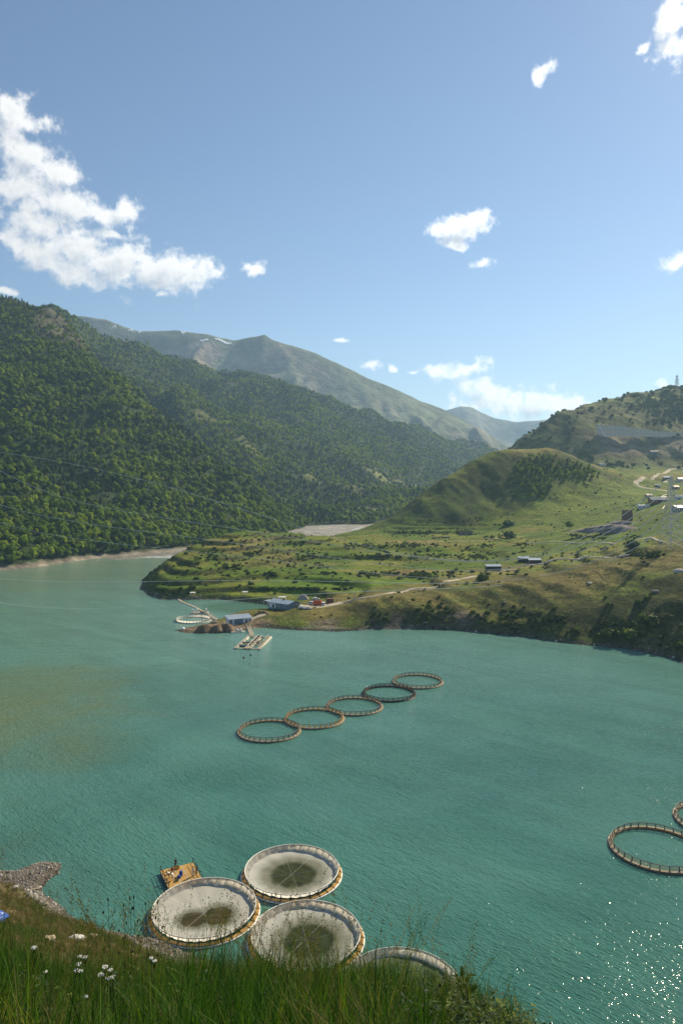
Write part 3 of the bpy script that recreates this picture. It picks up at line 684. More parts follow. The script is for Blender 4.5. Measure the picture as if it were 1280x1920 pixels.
for i in range(9):
    con = i >= 6; h, V, Fc, tr = tree_variant(i, con)
    lm = M['leaf_dark'] if con else (M['leaf_light'] if i >= 4 else M['leaf'])
    crown = mesh_from('crown', V, Fc, [lm]); trunk = bpy.data.meshes.new('trunk'); trunk.from_pydata(tr.v, [], tr.f); trunk.materials.append(M['bark'])
    allV = list(V)+[np.array(v) for v in tr.v]; b = len(V); allF = list(Fc)+[tuple(b+k for k in f) for f in tr.f]
    full = mesh_from('tree%d' % i, allV, allF, [lm, M['bark']], [0]*len(Fc)+[1]*len(tr.f))
    PROTO.objects.link(bpy.data.objects.new('t%02d' % i, full)); trees.append((h, crown, trunk, full))
BUSHC = bpy.data.collections.new('bush_kit'); bushes = []
for i in range(6):
    rng = np.random.RandomState(300+i); lobes = [(0, 0, 0.7, 0.9, 0.75)]
    for k in range(5):
        a = rng.uniform(0, 6.28); lobes.append((math.cos(a)*0.8, math.sin(a)*0.8, rng.uniform(0.35, 0.9), rng.uniform(0.4, 0.7), rng.uniform(0.35, 0.6)))
    V, Fc = leaf_cloud(rng, lobes, 130, 0.26); me = mesh_from('bush%d' % i, V, Fc, [M['leaf_bush'] if i < 4 else M['leaf_dark']])
    BUSHC.objects.link(bpy.data.objects.new('b%02d' % i, me)); bushes.append(me)

def scatter(name, pts, rotz, scl, idx, coll, label, mat=None, cat=None, tilt=None):
    n = len(pts); me = bpy.data.meshes.new(name); me.vertices.add(n); me.vertices.foreach_set('co', np.asarray(pts, float).ravel())
    a = me.attributes.new('rot', 'FLOAT_VECTOR', 'POINT'); rv = np.zeros((n, 3)); rv[:, 2] = rotz
    if tilt is not None: rv[:, :2] = tilt
    a.data.foreach_set('vector', rv.ravel())
    a = me.attributes.new('scl', 'FLOAT', 'POINT'); a.data.foreach_set('value', np.asarray(scl, float))
    a = me.attributes.new('idx', 'INT', 'POINT'); a.data.foreach_set('value', np.asarray(idx, np.int32))
    o = bpy.data.objects.new(name, me); COL.objects.link(o)
    ng = bpy.data.node_groups.new(name, 'GeometryNodeTree')
    ng.interface.new_socket('Geometry', in_out='INPUT', socket_type='NodeSocketGeometry'); ng.interface.new_socket('Geometry', in_out='OUTPUT', socket_type='NodeSocketGeometry')
    N = ng.nodes; L = ng.links; gi = N.new('NodeGroupInput'); go = N.new('NodeGroupOutput')
    ip = N.new('GeometryNodeInstanceOnPoints'); ci = N.new('GeometryNodeCollectionInfo'); ci.inputs['Collection'].default_value = coll
    ci.inputs['Separate Children'].default_value = True; ci.inputs['Reset Children'].default_value = True
    def na(nm, dt): k = N.new('GeometryNodeInputNamedAttribute'); k.data_type = dt; k.inputs['Name'].default_value = nm; return k.outputs['Attribute']
    mp = N.new('GeometryNodeMeshToPoints'); L.new(gi.outputs[0], mp.inputs[0])
    er = N.new('FunctionNodeEulerToRotation'); L.new(na('rot', 'FLOAT_VECTOR'), er.inputs[0])
    L.new(mp.outputs[0], ip.inputs['Points']); L.new(ci.outputs[0], ip.inputs['Instance']); ip.inputs['Pick Instance'].default_value = True
    L.new(na('idx', 'INT'), ip.inputs['Instance Index']); L.new(er.outputs[0], ip.inputs['Rotation']); L.new(na('scl', 'FLOAT'), ip.inputs['Scale'])
    L.new(ip.outputs[0], go.inputs[0])
    md = o.modifiers.new('scatter', 'NODES'); md.node_group = ng
    return tag(o, label, cat, kind='stuff')
def jgrid(x0, x1, y0, y1, s, jit=0.48):
    gx, gy = np.meshgrid(np.arange(x0, x1, s), np.arange(y0, y1, s)); gx = gx.ravel(); gy = gy.ravel()
    return gx+rs.uniform(-jit, jit, len(gx))*s, gy+rs.uniform(-jit, jit, len(gx))*s
def visible(x, y, z, fn, pad=9.0, n=24):
    """keep what the sight line from the viewpoint (or a step aside) can reach over the surface fn"""
    ok = np.ones(len(x), bool)
    for k in range(n):
        t = 0.45+0.53*k/(n-1); zt = fn(x*t, y*t); zr = HC+(z+pad-HC)*t; ok &= zt < zr+4
    return ok

# near forest (mountain A)
fx, fy = jgrid(-760, 20, 480, 1480, 6.2); z = zA(fx, fy)
k = (np.abs(fx+0) < 0.50*fy+25) & (z > 3.2) & (z < 470); fx, fy, z = fx[k], fy[k], z[k]
k = visible(fx, fy, z, zA); fx, fy, z = fx[k], fy[k], z[k]
bare = (1-sstep(np.hypot((fx+520)/60, (fy-1400)/170), 0.5, 0.9)); dn = fbm(fx, fy, 90, 4, .6, 101)
k = (rs.rand(len(fx)) > bare*0.55) & (rs.rand(len(fx)) < 0.99-0.1*sstep(dn, 0.35, 0.6)); fx, fy, z = fx[k], fy[k], z[k]
mixn = fbm(fx, fy, 130, 4, .6, 102)+0.25*rs.normal(size=len(fx))
low = 1-sstep(z, 10, 60)
ti = np.where(mixn-0.5*low > 0.22, rs.randint(6, 9, len(fx)), np.where(fbm(fx, fy, 60, 4, .6, 105)+0.22*rs.normal(size=len(fx))+0.15*low > 0.12, rs.randint(4, 6, len(fx)), rs.randint(0, 4, len(fx))))
ts = (0.55+0.8*rs.rand(len(fx))**1.6)*(1-0.18*sstep(z, 200, 400))
order = np.argsort(fy)
IND = order[:280]; REST = order[280:]
scatter('forest', np.stack([fx, fy, z-0.4], 1)[REST], rs.uniform(0, 6.28, len(REST)), ts[REST], ti[REST], PROTO, 'dense mixed forest covering the near mountainside', cat='forest')
TREEG = 'broad-leaved trees at the foot of the forested mountain'
for i in IND:
    h, crown, trunk, full = trees[int(ti[i]) % 6 if z[i] < 25 else int(ti[i])]
    r = empty('tree', (fx[i], fy[i], z[i]-0.3), random.uniform(0, 6.28), 'green tree in the crowded lowest rows of the forest above the lake shore', 'tree', TREEG)
    r.scale = (ts[i],)*3
    link(bpy.data.objects.new('crown', crown), r); link(bpy.data.objects.new('trunk', trunk), r)
# second ridge
fx, fy = jgrid(-900, 900, 1080, 3350, 9.5); z = zB(fx, fy)
k = (np.abs(fx) < 0.50*fy+30) & (z > 6.5) & (fx < 0.28*fy+60); fx, fy, z = fx[k], fy[k], z[k]
fboth = lambda a, b: np.maximum(zA(a, b)*(np.asarray(b) < 1650), np.where(np.asarray(b) > 1085, zB(a, b), -50))
k = visible(fx, fy, z, fboth, 10, 20); fx, fy, z = fx[k], fy[k], z[k]
gmk = glade(fx, fy); dn = fbm(fx, fy, 160, 4, .6, 103)
k = (rs.rand(len(fx)) > gmk*0.93) & (rs.rand(len(fx)) < 1.0-0.45*sstep(dn, 0.3, 0.55)); fx, fy, z = fx[k], fy[k], z[k]
mixn = fbm(fx, fy, 200, 4, .6, 104)+0.25*rs.normal(size=len(fx))
ti = np.where(mixn > 0.12, rs.randint(6, 9, len(fx)), np.where(fbm(fx, fy, 110, 4, .6, 106)+0.2*rs.normal(size=len(fx)) > 0.05, rs.randint(4, 6, len(fx)), rs.randint(0, 4, len(fx))))
scatter('forest', np.stack([fx, fy, z-0.4], 1), rs.uniform(0, 6.28, len(fx)), rs.uniform(0.8, 1.4, len(fx)), ti, PROTO, 'hazy forest covering the second ridge along the river', cat='forest')
print('TREES', len(REST), len(fx))

# grove on the grassy hill
def topx(x, y, z): return 640+x/y*F, YH-(z-HC)/y*F
GROVE = [(965,868),(989,857),(1034,851),(1066,866),(1108,878),(1128,893),(1108,899),(1066,896),(1036,900),(1030,926),(1013,938),(989,931),(962,908),(945,905),(971,890)]
gx, gy = jgrid(170, 380, 815, 960, 4.6); gz = land_full(gx, gy)[0]; ux, uy = topx(gx, gy, gz)
sdg = sdf(GROVE, ux, uy)+3*fbm(gx, gy, 15, 3, .5, 111)
k = (sdg > 0) & ((sdg > 5) | (rs.rand(len(gx)) < 0.7)) & (uy > 845); gx, gy, gz = gx[k], gy[k], gz[k]
k = visible(gx, gy, gz, lambda a, b: land_full(a, b)[0], 4, 10); gx, gy, gz = gx[k], gy[k], gz[k]
sel = rs.permutation(len(gx))
for j, i in enumerate(sel[:285]):
    o = bpy.data.objects.new('young_tree', trees[int(rs.randint(0, 8))][3]); COL.objects.link(o); s = rs.uniform(0.42, 0.78)
    o.location = (gx[i], gy[i], gz[i]-0.3); o.rotation_euler = (0, 0, rs.uniform(0, 6.28)); o.scale = (s, s, s*rs.uniform(.9, 1.15))
    tag(o, 'small dark green tree in the dense plantation on the grassy hill', 'tree', 'young trees planted on the grassy hill')
if len(sel) > 285:
    k = sel[285:]; scatter('grove', np.stack([gx, gy, gz-0.3], 1)[k], rs.uniform(0, 6.28, len(k)), rs.uniform(0.4, 0.7, len(k)), rs.randint(0, 8, len(k)), PROTO, 'rest of the young plantation on the grassy hill', cat='grove')
# bushes one can count on the meadows
BUSH = []
def bush(px_, py_, s, label, me=None, grp='bushes dotted over the meadows'):
    x, y, z = hit(px_, py_)
    if z < 1.6 or land_full(np.array([x]), np.array([y]))[1][0] < 4: return None
    o = bpy.data.objects.new('bush', me or bushes[int(rs.randint(0, 6))]); COL.objects.link(o)
    o.location = (x, y, z-0.15*s); o.rotation_euler = (0, 0, rs.uniform(0, 6.28)); o.scale = (s*rs.uniform(.9, 1.3), s, s*rs.uniform(.8, 1.05))
    return tag(o, label, 'bush', grp)
for i in range(78):
    px_ = 950+rs.rand()*240; py_ = 860+rs.rand()*90
    if rs.rand() < 0.5: px_, py_ = 1000+rs.rand()*170, 880+rs.rand()*60
    bush(px_, py_, 0.5+1.2*rs.rand()**2, 'small dark bush dotted on the open grass of the hill', grp='bushes on the open hillside')
for i in range(150):
    px_, py_ = rs.uniform(340, 1000), rs.uniform(1010, 1100)
    if rs.rand() < 0.6: py_ = rs.choice([1022, 1040, 1048, 1076, 1084])+rs.uniform(-4, 4)
    bush(px_, py_, 0.7+0.9*rs.rand()**2, 'low green bush along the terrace banks of the promontory')
for i in range(46):
    bush(rs.uniform(700, 1280), rs.uniform(1120, 1225), 0.6+1.1*rs.rand()**2, 'leafy bush on the dark slope above the bay', bushes[int(rs.randint(0, 4))], 'bushes on the slope above the bay')
for (a, b, s, l) in [(868,1002,6,'large dark shrub clump left of the ruined walls below the hill'),(955,1008,5,'dark rounded shrub below the hill between field and track'),(952,985,4.2,'shrub in front of the hill foot beside the ploughed patch'),(1216,1232-60,4,'round bush low on the shaded slope above the bay'),(1185,1028,3.4,'single round bush beside the pylon meadow'),(1143,1200,3.6,'bright bush just above the bay shore at right'),(1180,1195,3.4,'second bright bush above the bay shore, nearer the right edge'),(905,1088,2.6,'bush beside the dirt track near the hut')]:
    bush(a, b, s, l, grp='large separate shrubs')
x, y, z = hit(1066, 994)
r = empty('tree', (x, y, z-.2), 0.4, 'lone dark round tree on the bright meadow below the grassy hill', 'tree'); r.scale = (1.15, 1.15, 0.95)
link(bpy.data.objects.new('crown', trees[2][1]), r); link(bpy.data.objects.new('trunk', trees[2][2]), r)
# low scrub nobody could count
fnL = lambda a, b: land_full(a, b)[0]
bx, by = jgrid(-160, 520, 300, 800, 2.9); k = np.abs(bx) < 0.52*by; bx, by = bx[k], by[k]; bz, bd = land_full(bx, by)
e = 2.5; slp = np.hypot(land_full(bx+e, by)[0]-bz, land_full(bx, by+e)[0]-bz)/e
nn = fbm(bx, by, 35, 4, .6, 121); nearm = by < 420
bright = np.exp(-((bz-7)/5.0)**2)*nearm
pr = np.clip(0.03+0.8*sstep(slp, 0.3, 0.6)*(~nearm)+0.75*sstep(nn, 0.2, 0.5)*(0.35+0.65*nearm*(bright > .3))*(0.55), 0, 0.8)
pr = np.where(sdf(FIELD_A, bx, by) > -2, 0.005, pr)
k = (rs.rand(len(bx)) < pr) & (bz > 1.6) & (bd > 3); bx, by, bz = bx[k], by[k], bz[k]
hl = []
for (x0, x1, yy, dy, n_) in ((650, 1000, 1023, 4, 260), (640, 900, 1044, 5, 240), (330, 640, 1040, 9, 120), (350, 640, 1062, 8, 110), (640, 860, 1078, 5, 160), (290, 660, 1106, 2, 170), (440, 800, 1076, 3, 90), (900, 1200, 1008, 5, 100), (1140, 1280, 1040, 5, 70), (700, 960, 1000, 4, 90)):
    cxs = rs.uniform(x0, x1, max(3, n_//18))
    for _ in range(n_):
        h_ = hit(rs.choice(cxs)+rs.normal(0, 9), yy+rs.normal(0, dy/2), 380, 900)
        if h_[2] > 2: hl.append(h_)
srow = [(760,1180),(840,1181),(900,1187),(980,1194),(1030,1203),(1100,1210),(1170,1216),(1230,1228),(1280,1243)]
for cxx in rs.uniform(770, 1285, 34):
    for _ in range(rs.randint(3, 9)):
        xx = cxx+rs.normal(0, 9); h_ = hit(xx, np.interp(xx, [p[0] for p in srow], [p[1] for p in srow])-9-abs(rs.normal(0, 9))-8*((cxx*7) % 3), 290, 420)
        if h_[2] > 1.8: hl.append(h_)
hl = np.array(hl); bx = np.r_[bx, hl[:, 0]]; by = np.r_[by, hl[:, 1]]; bz = np.r_[bz, hl[:, 2]]
scatter('undergrowth', np.stack([bx, by, bz-0.2], 1), rs.uniform(0, 6.28, len(bx)), np.r_[0.25+0.75*rs.rand(len(bx)-len(hl))**2, 0.4+0.8*rs.rand(len(hl))**1.5], rs.randint(0, 6, len(bx)), BUSHC, 'low scrub and weeds along banks and terraces', cat='undergrowth')
bx, by = jgrid(150, 1000, 1200, 1700, 7.5); bz, bd = land_full(bx, by); nn = fbm(bx, by, 120, 4, .6, 122)
dens_ = 0.10+0.9*sstep(nn, -0.1, 0.3)*sstep(bx, 420, 560)+0.8*sstep(nn, 0.05, 0.3)*(1-sstep(bx, 380, 480))
inwall = (bx > 440) & (bz > 108) & (bz < 182) & (by < 1400)
k = (rs.rand(len(bx)) < dens_*np.where(inwall, 0.07, 1)) & (np.abs(bx) < .53*by) & (bd > 5); bx, by, bz = bx[k], by[k], bz[k]
scatter('undergrowth', np.stack([bx, by, bz-0.5], 1), rs.uniform(0, 6.28, len(bx)), rs.uniform(1.2, 4.0, len(bx)), rs.randint(0, 6, len(bx)), BUSHC, 'scrub woodland over the rear hill', cat='undergrowth')

# ------------------------------------------------------------------ near bank under the viewpoint
NEAR = [WL(*k) for k in [(-500,1600),(-150,1628),(0,1636),(25,1636),(62,1622),(87,1617),(108,1619),(115,1626),(107,1640),(92,1652),(78,1667),(82,1680),(105,1697),(125,1712),(150,1730),(175,1740),(212,1747),(250,1755),(300,1762),(380,1800),(480,1850),(650,1900),(1000,2000),(1400,2100)]]
NEAR += [(150,70),(150,-60),(-160,-60),(-160,145)]
ptsN = [P(*k) for k in [(100,1845,11),(350,1850,11),(600,1862,11),(800,1885,11),(950,1925,11),(1100,2010,11),(1300,2110,11),(1600,2200,11),
  (100,1855,13),(350,1862,13),(600,1878,13),(850,1925,13),(1100,2050,14),(-100,1835,11),(-300,1820,11),
  (100,1900,8),(350,1910,8),(600,1925,8),(850,1948,8),(1050,2000,8),(1300,2080,8),
  (100,1990,5),(600,2000,5),(1100,2060,5),(200,1778,102),(200,1802,80),(200,1835,50),(200,1880,25),(60,1715,98),(60,1765,65),(60,1790,45),(60,1850,22),(0,1690,110),(0,1660,128),(60,1672,122),(-200,1690,90),(-200,1740,50),(-200,1800,20),
  (450,1870,80),(450,1910,50),(450,1910,25),(600,1920,80),(600,1960,50),(600,1950,25),(1000,2090,60),(1000,2110,30),(1400,2200,30),(1400,2150,60)]]
ptsN += [(0,0,73.3),(-6,0,73.6),(6,0,73.0),(0,-30,77),(-30,-10,76),(30,-10,72)]
tN = TPS(ptsN, 1e-5, 60.0)
def bank_full(x, y):
    x = np.asarray(x, float); y = np.asarray(y, float)
    d = sdf(NEAR, x, y)+fbm(x, y, 5, 3, .6, 131)*0.8; z = tN(x, y)
    far = sstep(y, 16, 45)
    z = z+fbm(x, y, 7, 4, .55, 132)*(0.9*far)+fbm(x, y, 1.6, 4, .55, 133)*(0.10+0.22*far)
    return shore(z, d, 0.8*0+0.62), d
def bank_cols(X, Y, Z, d):
    n1 = fbm(X, Y, 9, 5, .6, 141)[..., None]; n3 = fbm(X, Y, 2, 4, .6, 142)[..., None]
    g_ = np.array([0.045, 0.055, 0.016]); dr = np.array([0.13, 0.10, 0.05]); so = np.array([0.035, 0.027, 0.02])
    c = g_+(dr-g_)*sstep(n1+.3*n3, -.3, .4)*(0.35+0.65*sstep(Y, 20, 60))[..., None]
    c = c+(so-c)*(1-sstep(Y, 14, 22))[..., None]*0.85
    gr = np.array([0.13, 0.112, 0.092]); wet = np.array([0.045, 0.04, 0.032])
    c = c+(gr-c)*(1-sstep(Z[..., None]+1.2*n3, 2.0, 4.0)); c = c+(wet-c)*(1-sstep(Z[..., None]+.1*n3, .1, .4)); return np.clip(c, 0.01, 1)
xs = np.arange(-16, 16, 0.22); ys = np.arange(-3, 24, 0.22); X, Y = np.meshgrid(xs, ys); Z, d_ = bank_full(X, Y)
tag(grid_mesh('near_bank', xs, ys, Z, None, bank_cols(X, Y, Z, d_), M['bank']), 'dark soil of the grassy brow right below the viewpoint', kind='structure')
xs = np.arange(-95, 110, 1.0); ys = np.arange(23.5, 150, 1.0); X, Y = np.meshgrid(xs, ys); Z, d_ = bank_full(X, Y)
tag(grid_mesh('shore_bank', xs, ys, Z, d_[:-1, :-1] > -10, bank_cols(X, Y, Z, d_), M['bank']), 'steep bank and shingle beach falling to the near shore', kind='structure')
hitN = lambda a, b, Y0=4, Y1=160: hit(a, b, Y0, Y1, lambda u, v: bank_full(u, v)[0])

# ------------------------------------------------------------------ fish cages
def net_fn(col, alpha, trans=0.0):
    def fn(t, out):
        tc = t.node('ShaderNodeTexCoord'); n = t.noise(tc.outputs['Object'], 1.2, 5, .65)
        c = t.mix(t.smooth(n, .3, .7), tuple(k*.75 for k in col), col)
        d = t.node('ShaderNodeBsdfDiffuse'); t.l.new(c, d.inputs[0])
        tr = t.node('ShaderNodeBsdfTranslucent'); t.l.new(c, tr.inputs[0])
        m1 = t.node('ShaderNodeMixShader'); m1.inputs[0].default_value = trans; t.l.new(d.outputs[0], m1.inputs[1]); t.l.new(tr.outputs[0], m1.inputs[2])
        tp = t.node('ShaderNodeBsdfTransparent'); m2 = t.node('ShaderNodeMixShader'); m2.inputs[0].default_value = alpha
        t.l.new(tp.outputs[0], m2.inputs[1]); t.l.new(m1.outputs[0], m2.inputs[2]); t.l.new(m2.outputs[0], out.inputs[0])
    return fn
M['net_brown'] = material('net_brown', net_fn((0.26, 0.19, 0.12), 0.38, 0.3))
M['net_dark'] = material('net_dark', net_fn((0.09, 0.065, 0.045), 0.5, 0.2))
M['net_white'] = material('net_white', net_fn((0.92, 0.88, 0.80), 1.0, 0.68))
def floor_fn(lobes, tint=(0.020, 0.027, 0.008), edge=(0.44, 0.44, 0.40)):
    def fn(t, out):
        tc = t.node('ShaderNodeTexCoord'); p = tc.outputs['Object']; n = t.noise(p, 0.55, 5, .6, .3); nf = t.noise(p, 3.0, 4, .6)
        D = None
        for (x, y, r) in lobes:
            v = t.math('DIVIDE', t.vmath('LENGTH', t.vmath('MULTIPLY', t.vmath('SUBTRACT', p, (x, y, 0)), (1, 1, 0))), r)
            D = v if D is None else t.math('MINIMUM', D, v)
        D = t.math('ADD', D, t.math('MULTIPLY', t.math('SUBTRACT', n, .5), .5))
        c = t.mix(t.smooth(nf, .3, .7), tuple(k*.88 for k in edge), edge)
        c = t.mix(t.smooth(D, 1.8, 1.15), c, (0.17, 0.175, 0.13))
        c = t.mix(t.smooth(D, 1.18, 0.80), c, t.mix(t.smooth(n, .35, .65), tint, tuple(k*1.7 for k in tint)))
        rough = 0.75
        principled(t, out, c, rough, 0.1, bump=n, bstr=.3, bdist=.05)
    return fn
NP = 32
def ring_pts(r, z, n=96): return [(r*math.cos(2*math.pi*i/n), r*math.sin(2*math.pi*i/n), z) for i in range(n)]
def build_cage(kind, floor=None):
    r = empty('fish_cage', (0, 0, 0))
    pipe = {'net': M['pipe_brown'], 'dark': M['pipe_black'], 'yellow': M['pipe_brown'], 'white': M['pipe_white'], 'old': M['pipe_white'], 'green': M['pipe_white']}[kind]
    post = M['post_yellow'] if kind == 'yellow' else M['post_dark']
    MB().tube(ring_pts(9.45, 0.12), 0.17, 8, True).build('outer_pipe', pipe, r, True)
    MB().tube(ring_pts(8.72, 0.12), 0.17, 8, True).build('inner_pipe', pipe if kind != 'white' else M['pipe_black'], r, True)
    MB().tube(ring_pts(8.85, 1.32), 0.065 if kind != 'white' else 0.085, 6, True).build('handrail', M['pipe_white'] if kind in ('white', 'old', 'green') else (M['pipe_black'] if kind == 'dark' else M['steel_dark']), r, True)
    # walkway boards: one long curved board pair per bay
    bm_ = {'white': M['planks'], 'green': M['planks_pale'], 'yellow': M['planks_pale'], 'dark': M['dark_wood']}.get(kind, M['planks_pale'])
    for row, (ra, rb) in enumerate(((8.78, 9.06), (9.12, 9.42))):
        me = None
        for i in range(NP):
            if me is None:
                m = MB(); k = 5; a0 = 0.012; a1 = 2*math.pi/NP-0.012; poly = [(ra*math.cos(a0+(a1-a0)*j/k), ra*math.sin(a0+(a1-a0)*j/k)) for j in range(k+1)]+[(rb*math.cos(a1-(a1-a0)*j/k), rb*math.sin(a1-(a1-a0)*j/k)) for j in range(k+1)]
                m.prism(poly, 0.36, 0.41); o = m.build('plank', bm_, r); me = o.data
            else: o = link(bpy.data.objects.new('plank', me), r)
            o.rotation_euler = (0, 0, 2*math.pi*i/NP); o.location.z = rs.uniform(-.015, .02)
    me = None
    for i in range(NP):
        if me is None:
            m = MB(); m.box((8.85, 0, 0.72), (0.11, 0.15, 1.24) if kind != 'yellow' else (0.2, 0.26, 1.2)); m.box((9.15, 0, 0.30), (0.75, 0.18, 0.12)); m.tube([(8.87, 0, 0.98), (9.35, 0, 0.36)], 0.045, 4)
            o = m.build('stanchion', post, r); me = o.data
        else: o = link(bpy.data.objects.new('stanchion', me), r)
        o.rotation_euler = (0, 0, 2*math.pi*(i+.02)/NP)
    # net wall hung from the handrail
    m = MB(); n = 128; prof = [(8.86, 1.34), (8.72, 1.0), (8.62, 0.62), (8.5, 0.30), (8.38, 0.05)]
    if kind in ('white', 'green'): prof = [(8.93, 1.30), (8.86, 1.36), (8.70, 1.05), (8.48, 0.72), (8.25, 0.44), (7.95, 0.27)]
    vs = []
    for j, (a, z) in enumerate(prof):
        for i in range(n):
            th = 2*math.pi*i/n; sag = (0.10*math.sin(i*NP*2*math.pi/n+1.0)+0.10*rs.uniform(-1, 1))*min(j, 3)/3*(1 if kind == 'white' else .5)
            vs.append(((a-sag)*math.cos(th), (a-sag)*math.sin(th), z-0.05*(1-math.cos(i*NP*2*math.pi/n))*(j == 0)))
    m.add(vs, [(j*n+i, j*n+(i+1) % n, (j+1)*n+(i+1) % n, (j+1)*n+i) for j in range(len(prof)-1) for i in range(n)])
    m.build('net_wall', {'net': M['net_brown'], 'yellow': M['net_brown'], 'dark': M['net_dark']}.get(kind, M['net_white']), r, True)
    if floor is not None:
        m = MB(); rad = [8.1, 7.0, 5.6, 4.2, 2.8, 1.4]; vs = []
        for j, a in enumerate(rad):
            for i in range(n):
                th = 2*math.pi*i/n; z = 0.06+0.30*(a/8.1)**2+0.045*math.sin(th*12+.6)*(a/8.1)+rs.uniform(-.012, .012)
                vs.append((a*math.cos(th), a*math.sin(th), z))
        vs.append((0, 0, .06))
        fs = [(j*n+i, j*n+(i+1) % n, (j+1)*n+(i+1) % n, (j+1)*n+i) for j in range(len(rad)-1) for i in range(n)]+[((len(rad)-1)*n+i, (len(rad)-1)*n+(i+1) % n, len(vs)-1) for i in range(n)]
        m.add(vs, fs); m.build('net_floor', floor, r, True)
        me = None
        for i in range(8):
            if me is None:
                m = MB(); m.tube([(8.3, 0, .55), (7.2, 0, .36), (5.0, 0, .24), (2.2, 0, .16), (.1, 0, .12)], 0.012, 4); o = m.build('seam_rope', M['pipe_white'], r); me = o.data
            else: o = link(bpy.data.objects.new('seam_rope', me), r)
            o.rotation_euler = (0, 0, 2*math.pi*(i+.3)/8)
    return r
def put_cage(r, px_, py_, label, group, rz=0.0, wet=False):
    x, y = WL(px_, py_, 1.32); r.location = (x, y, 0); r.rotation_euler = (0, 0, rz)
    return tag(r, label, 'fish cage', group)
GA, GB = 'round fish cages strung in a diagonal row mid lake', 'white-lined round fish cages by the near shore'
netc = build_cage('net')
netc2 = copy_tree(netc); netc3 = copy_tree(netc); netc4 = copy_tree(netc); netc5 = copy_tree(netc)
put_cage(netc, 504.6, 1363.4, 'brown-netted round cage at the near left end of the diagonal row', GA)
put_cage(build_cage('yellow'), 589, 1340.7, 'round cage with yellow posts, second from the near end of the row', GA, .07)
put_cage(netc2, 664, 1318, 'brown-netted round cage in the middle of the diagonal row', GA, .03)
put_cage(build_cage('dark'), 728.7, 1294.5, 'darkest round cage of the row, black collar and net, second farthest', GA, .1)
put_cage(netc3, 782.5, 1272, 'brown-netted round cage farthest along the diagonal row', GA, .05)
put_cage(netc4, 1232, 1581, 'round cage full of sparkling water near the right edge', 'round fish cages at the right edge', .02)
put_cage(netc5, 1349, 1530, 'round cage cut by the right edge of the view, only its left rim showing', 'round fish cages at the right edge', .08)
put_cage(build_cage('white', material('floor_a', floor_fn([(0.3, -0.2, 4.5)]))), 547, 1627.5, 'white-lined round cage with one dark pool, farthest of the near group', GB, .04)
put_cage(build_cage('white', material('floor_b', floor_fn([(-1.7, -1.7, 2.2), (2.3, -1.1, 2.6)], (0.034, 0.028, 0.009), (0.40, 0.395, 0.35)))), 383.5, 1698.5, 'white-lined round cage with two dark pools beside the plank deck', GB, .09)
put_cage(build_cage('white', material('floor_c', floor_fn([(0.6, -0.4, 4.4)], (0.018, 0.026, 0.008), (0.40, 0.40, 0.365)))), 573.5, 1747, 'white-lined round cage half behind the grass, between its two neighbours', GB, .0)
put_cage(build_cage('green', material('floor_d', floor_fn([(0, 0, 7.6)], (0.03, 0.06, 0.022), (0.3, 0.3, 0.24)))), 752, 1850, 'round cage with a pale rim and green water, mostly hidden by grass', GB, .02)
old = build_cage('old')
put_cage(old, 362.5, 1158.5, 'old pale cage ring moored at the small jetty by the sand spit', None)

# mooring floats near the raft
for i, (a, b) in enumerate(((457, 1234), (470, 1229))):
    x, y = WL(a, b); m = MB(); m.tube([(0, 0, -.2), (0, 0, .3), (0, 0, .55), (0, 0, .7)], [.35, .42, .3, .08], 10)
    o = m.build('mooring_buoy', M['post_dark'], None, True); o.location = (x, y, 0)
    tag(o, ['dark mooring buoy below the raft, the lower left of two', 'dark mooring buoy below the raft, the upper right of two'][i], 'buoy', 'mooring buoys')

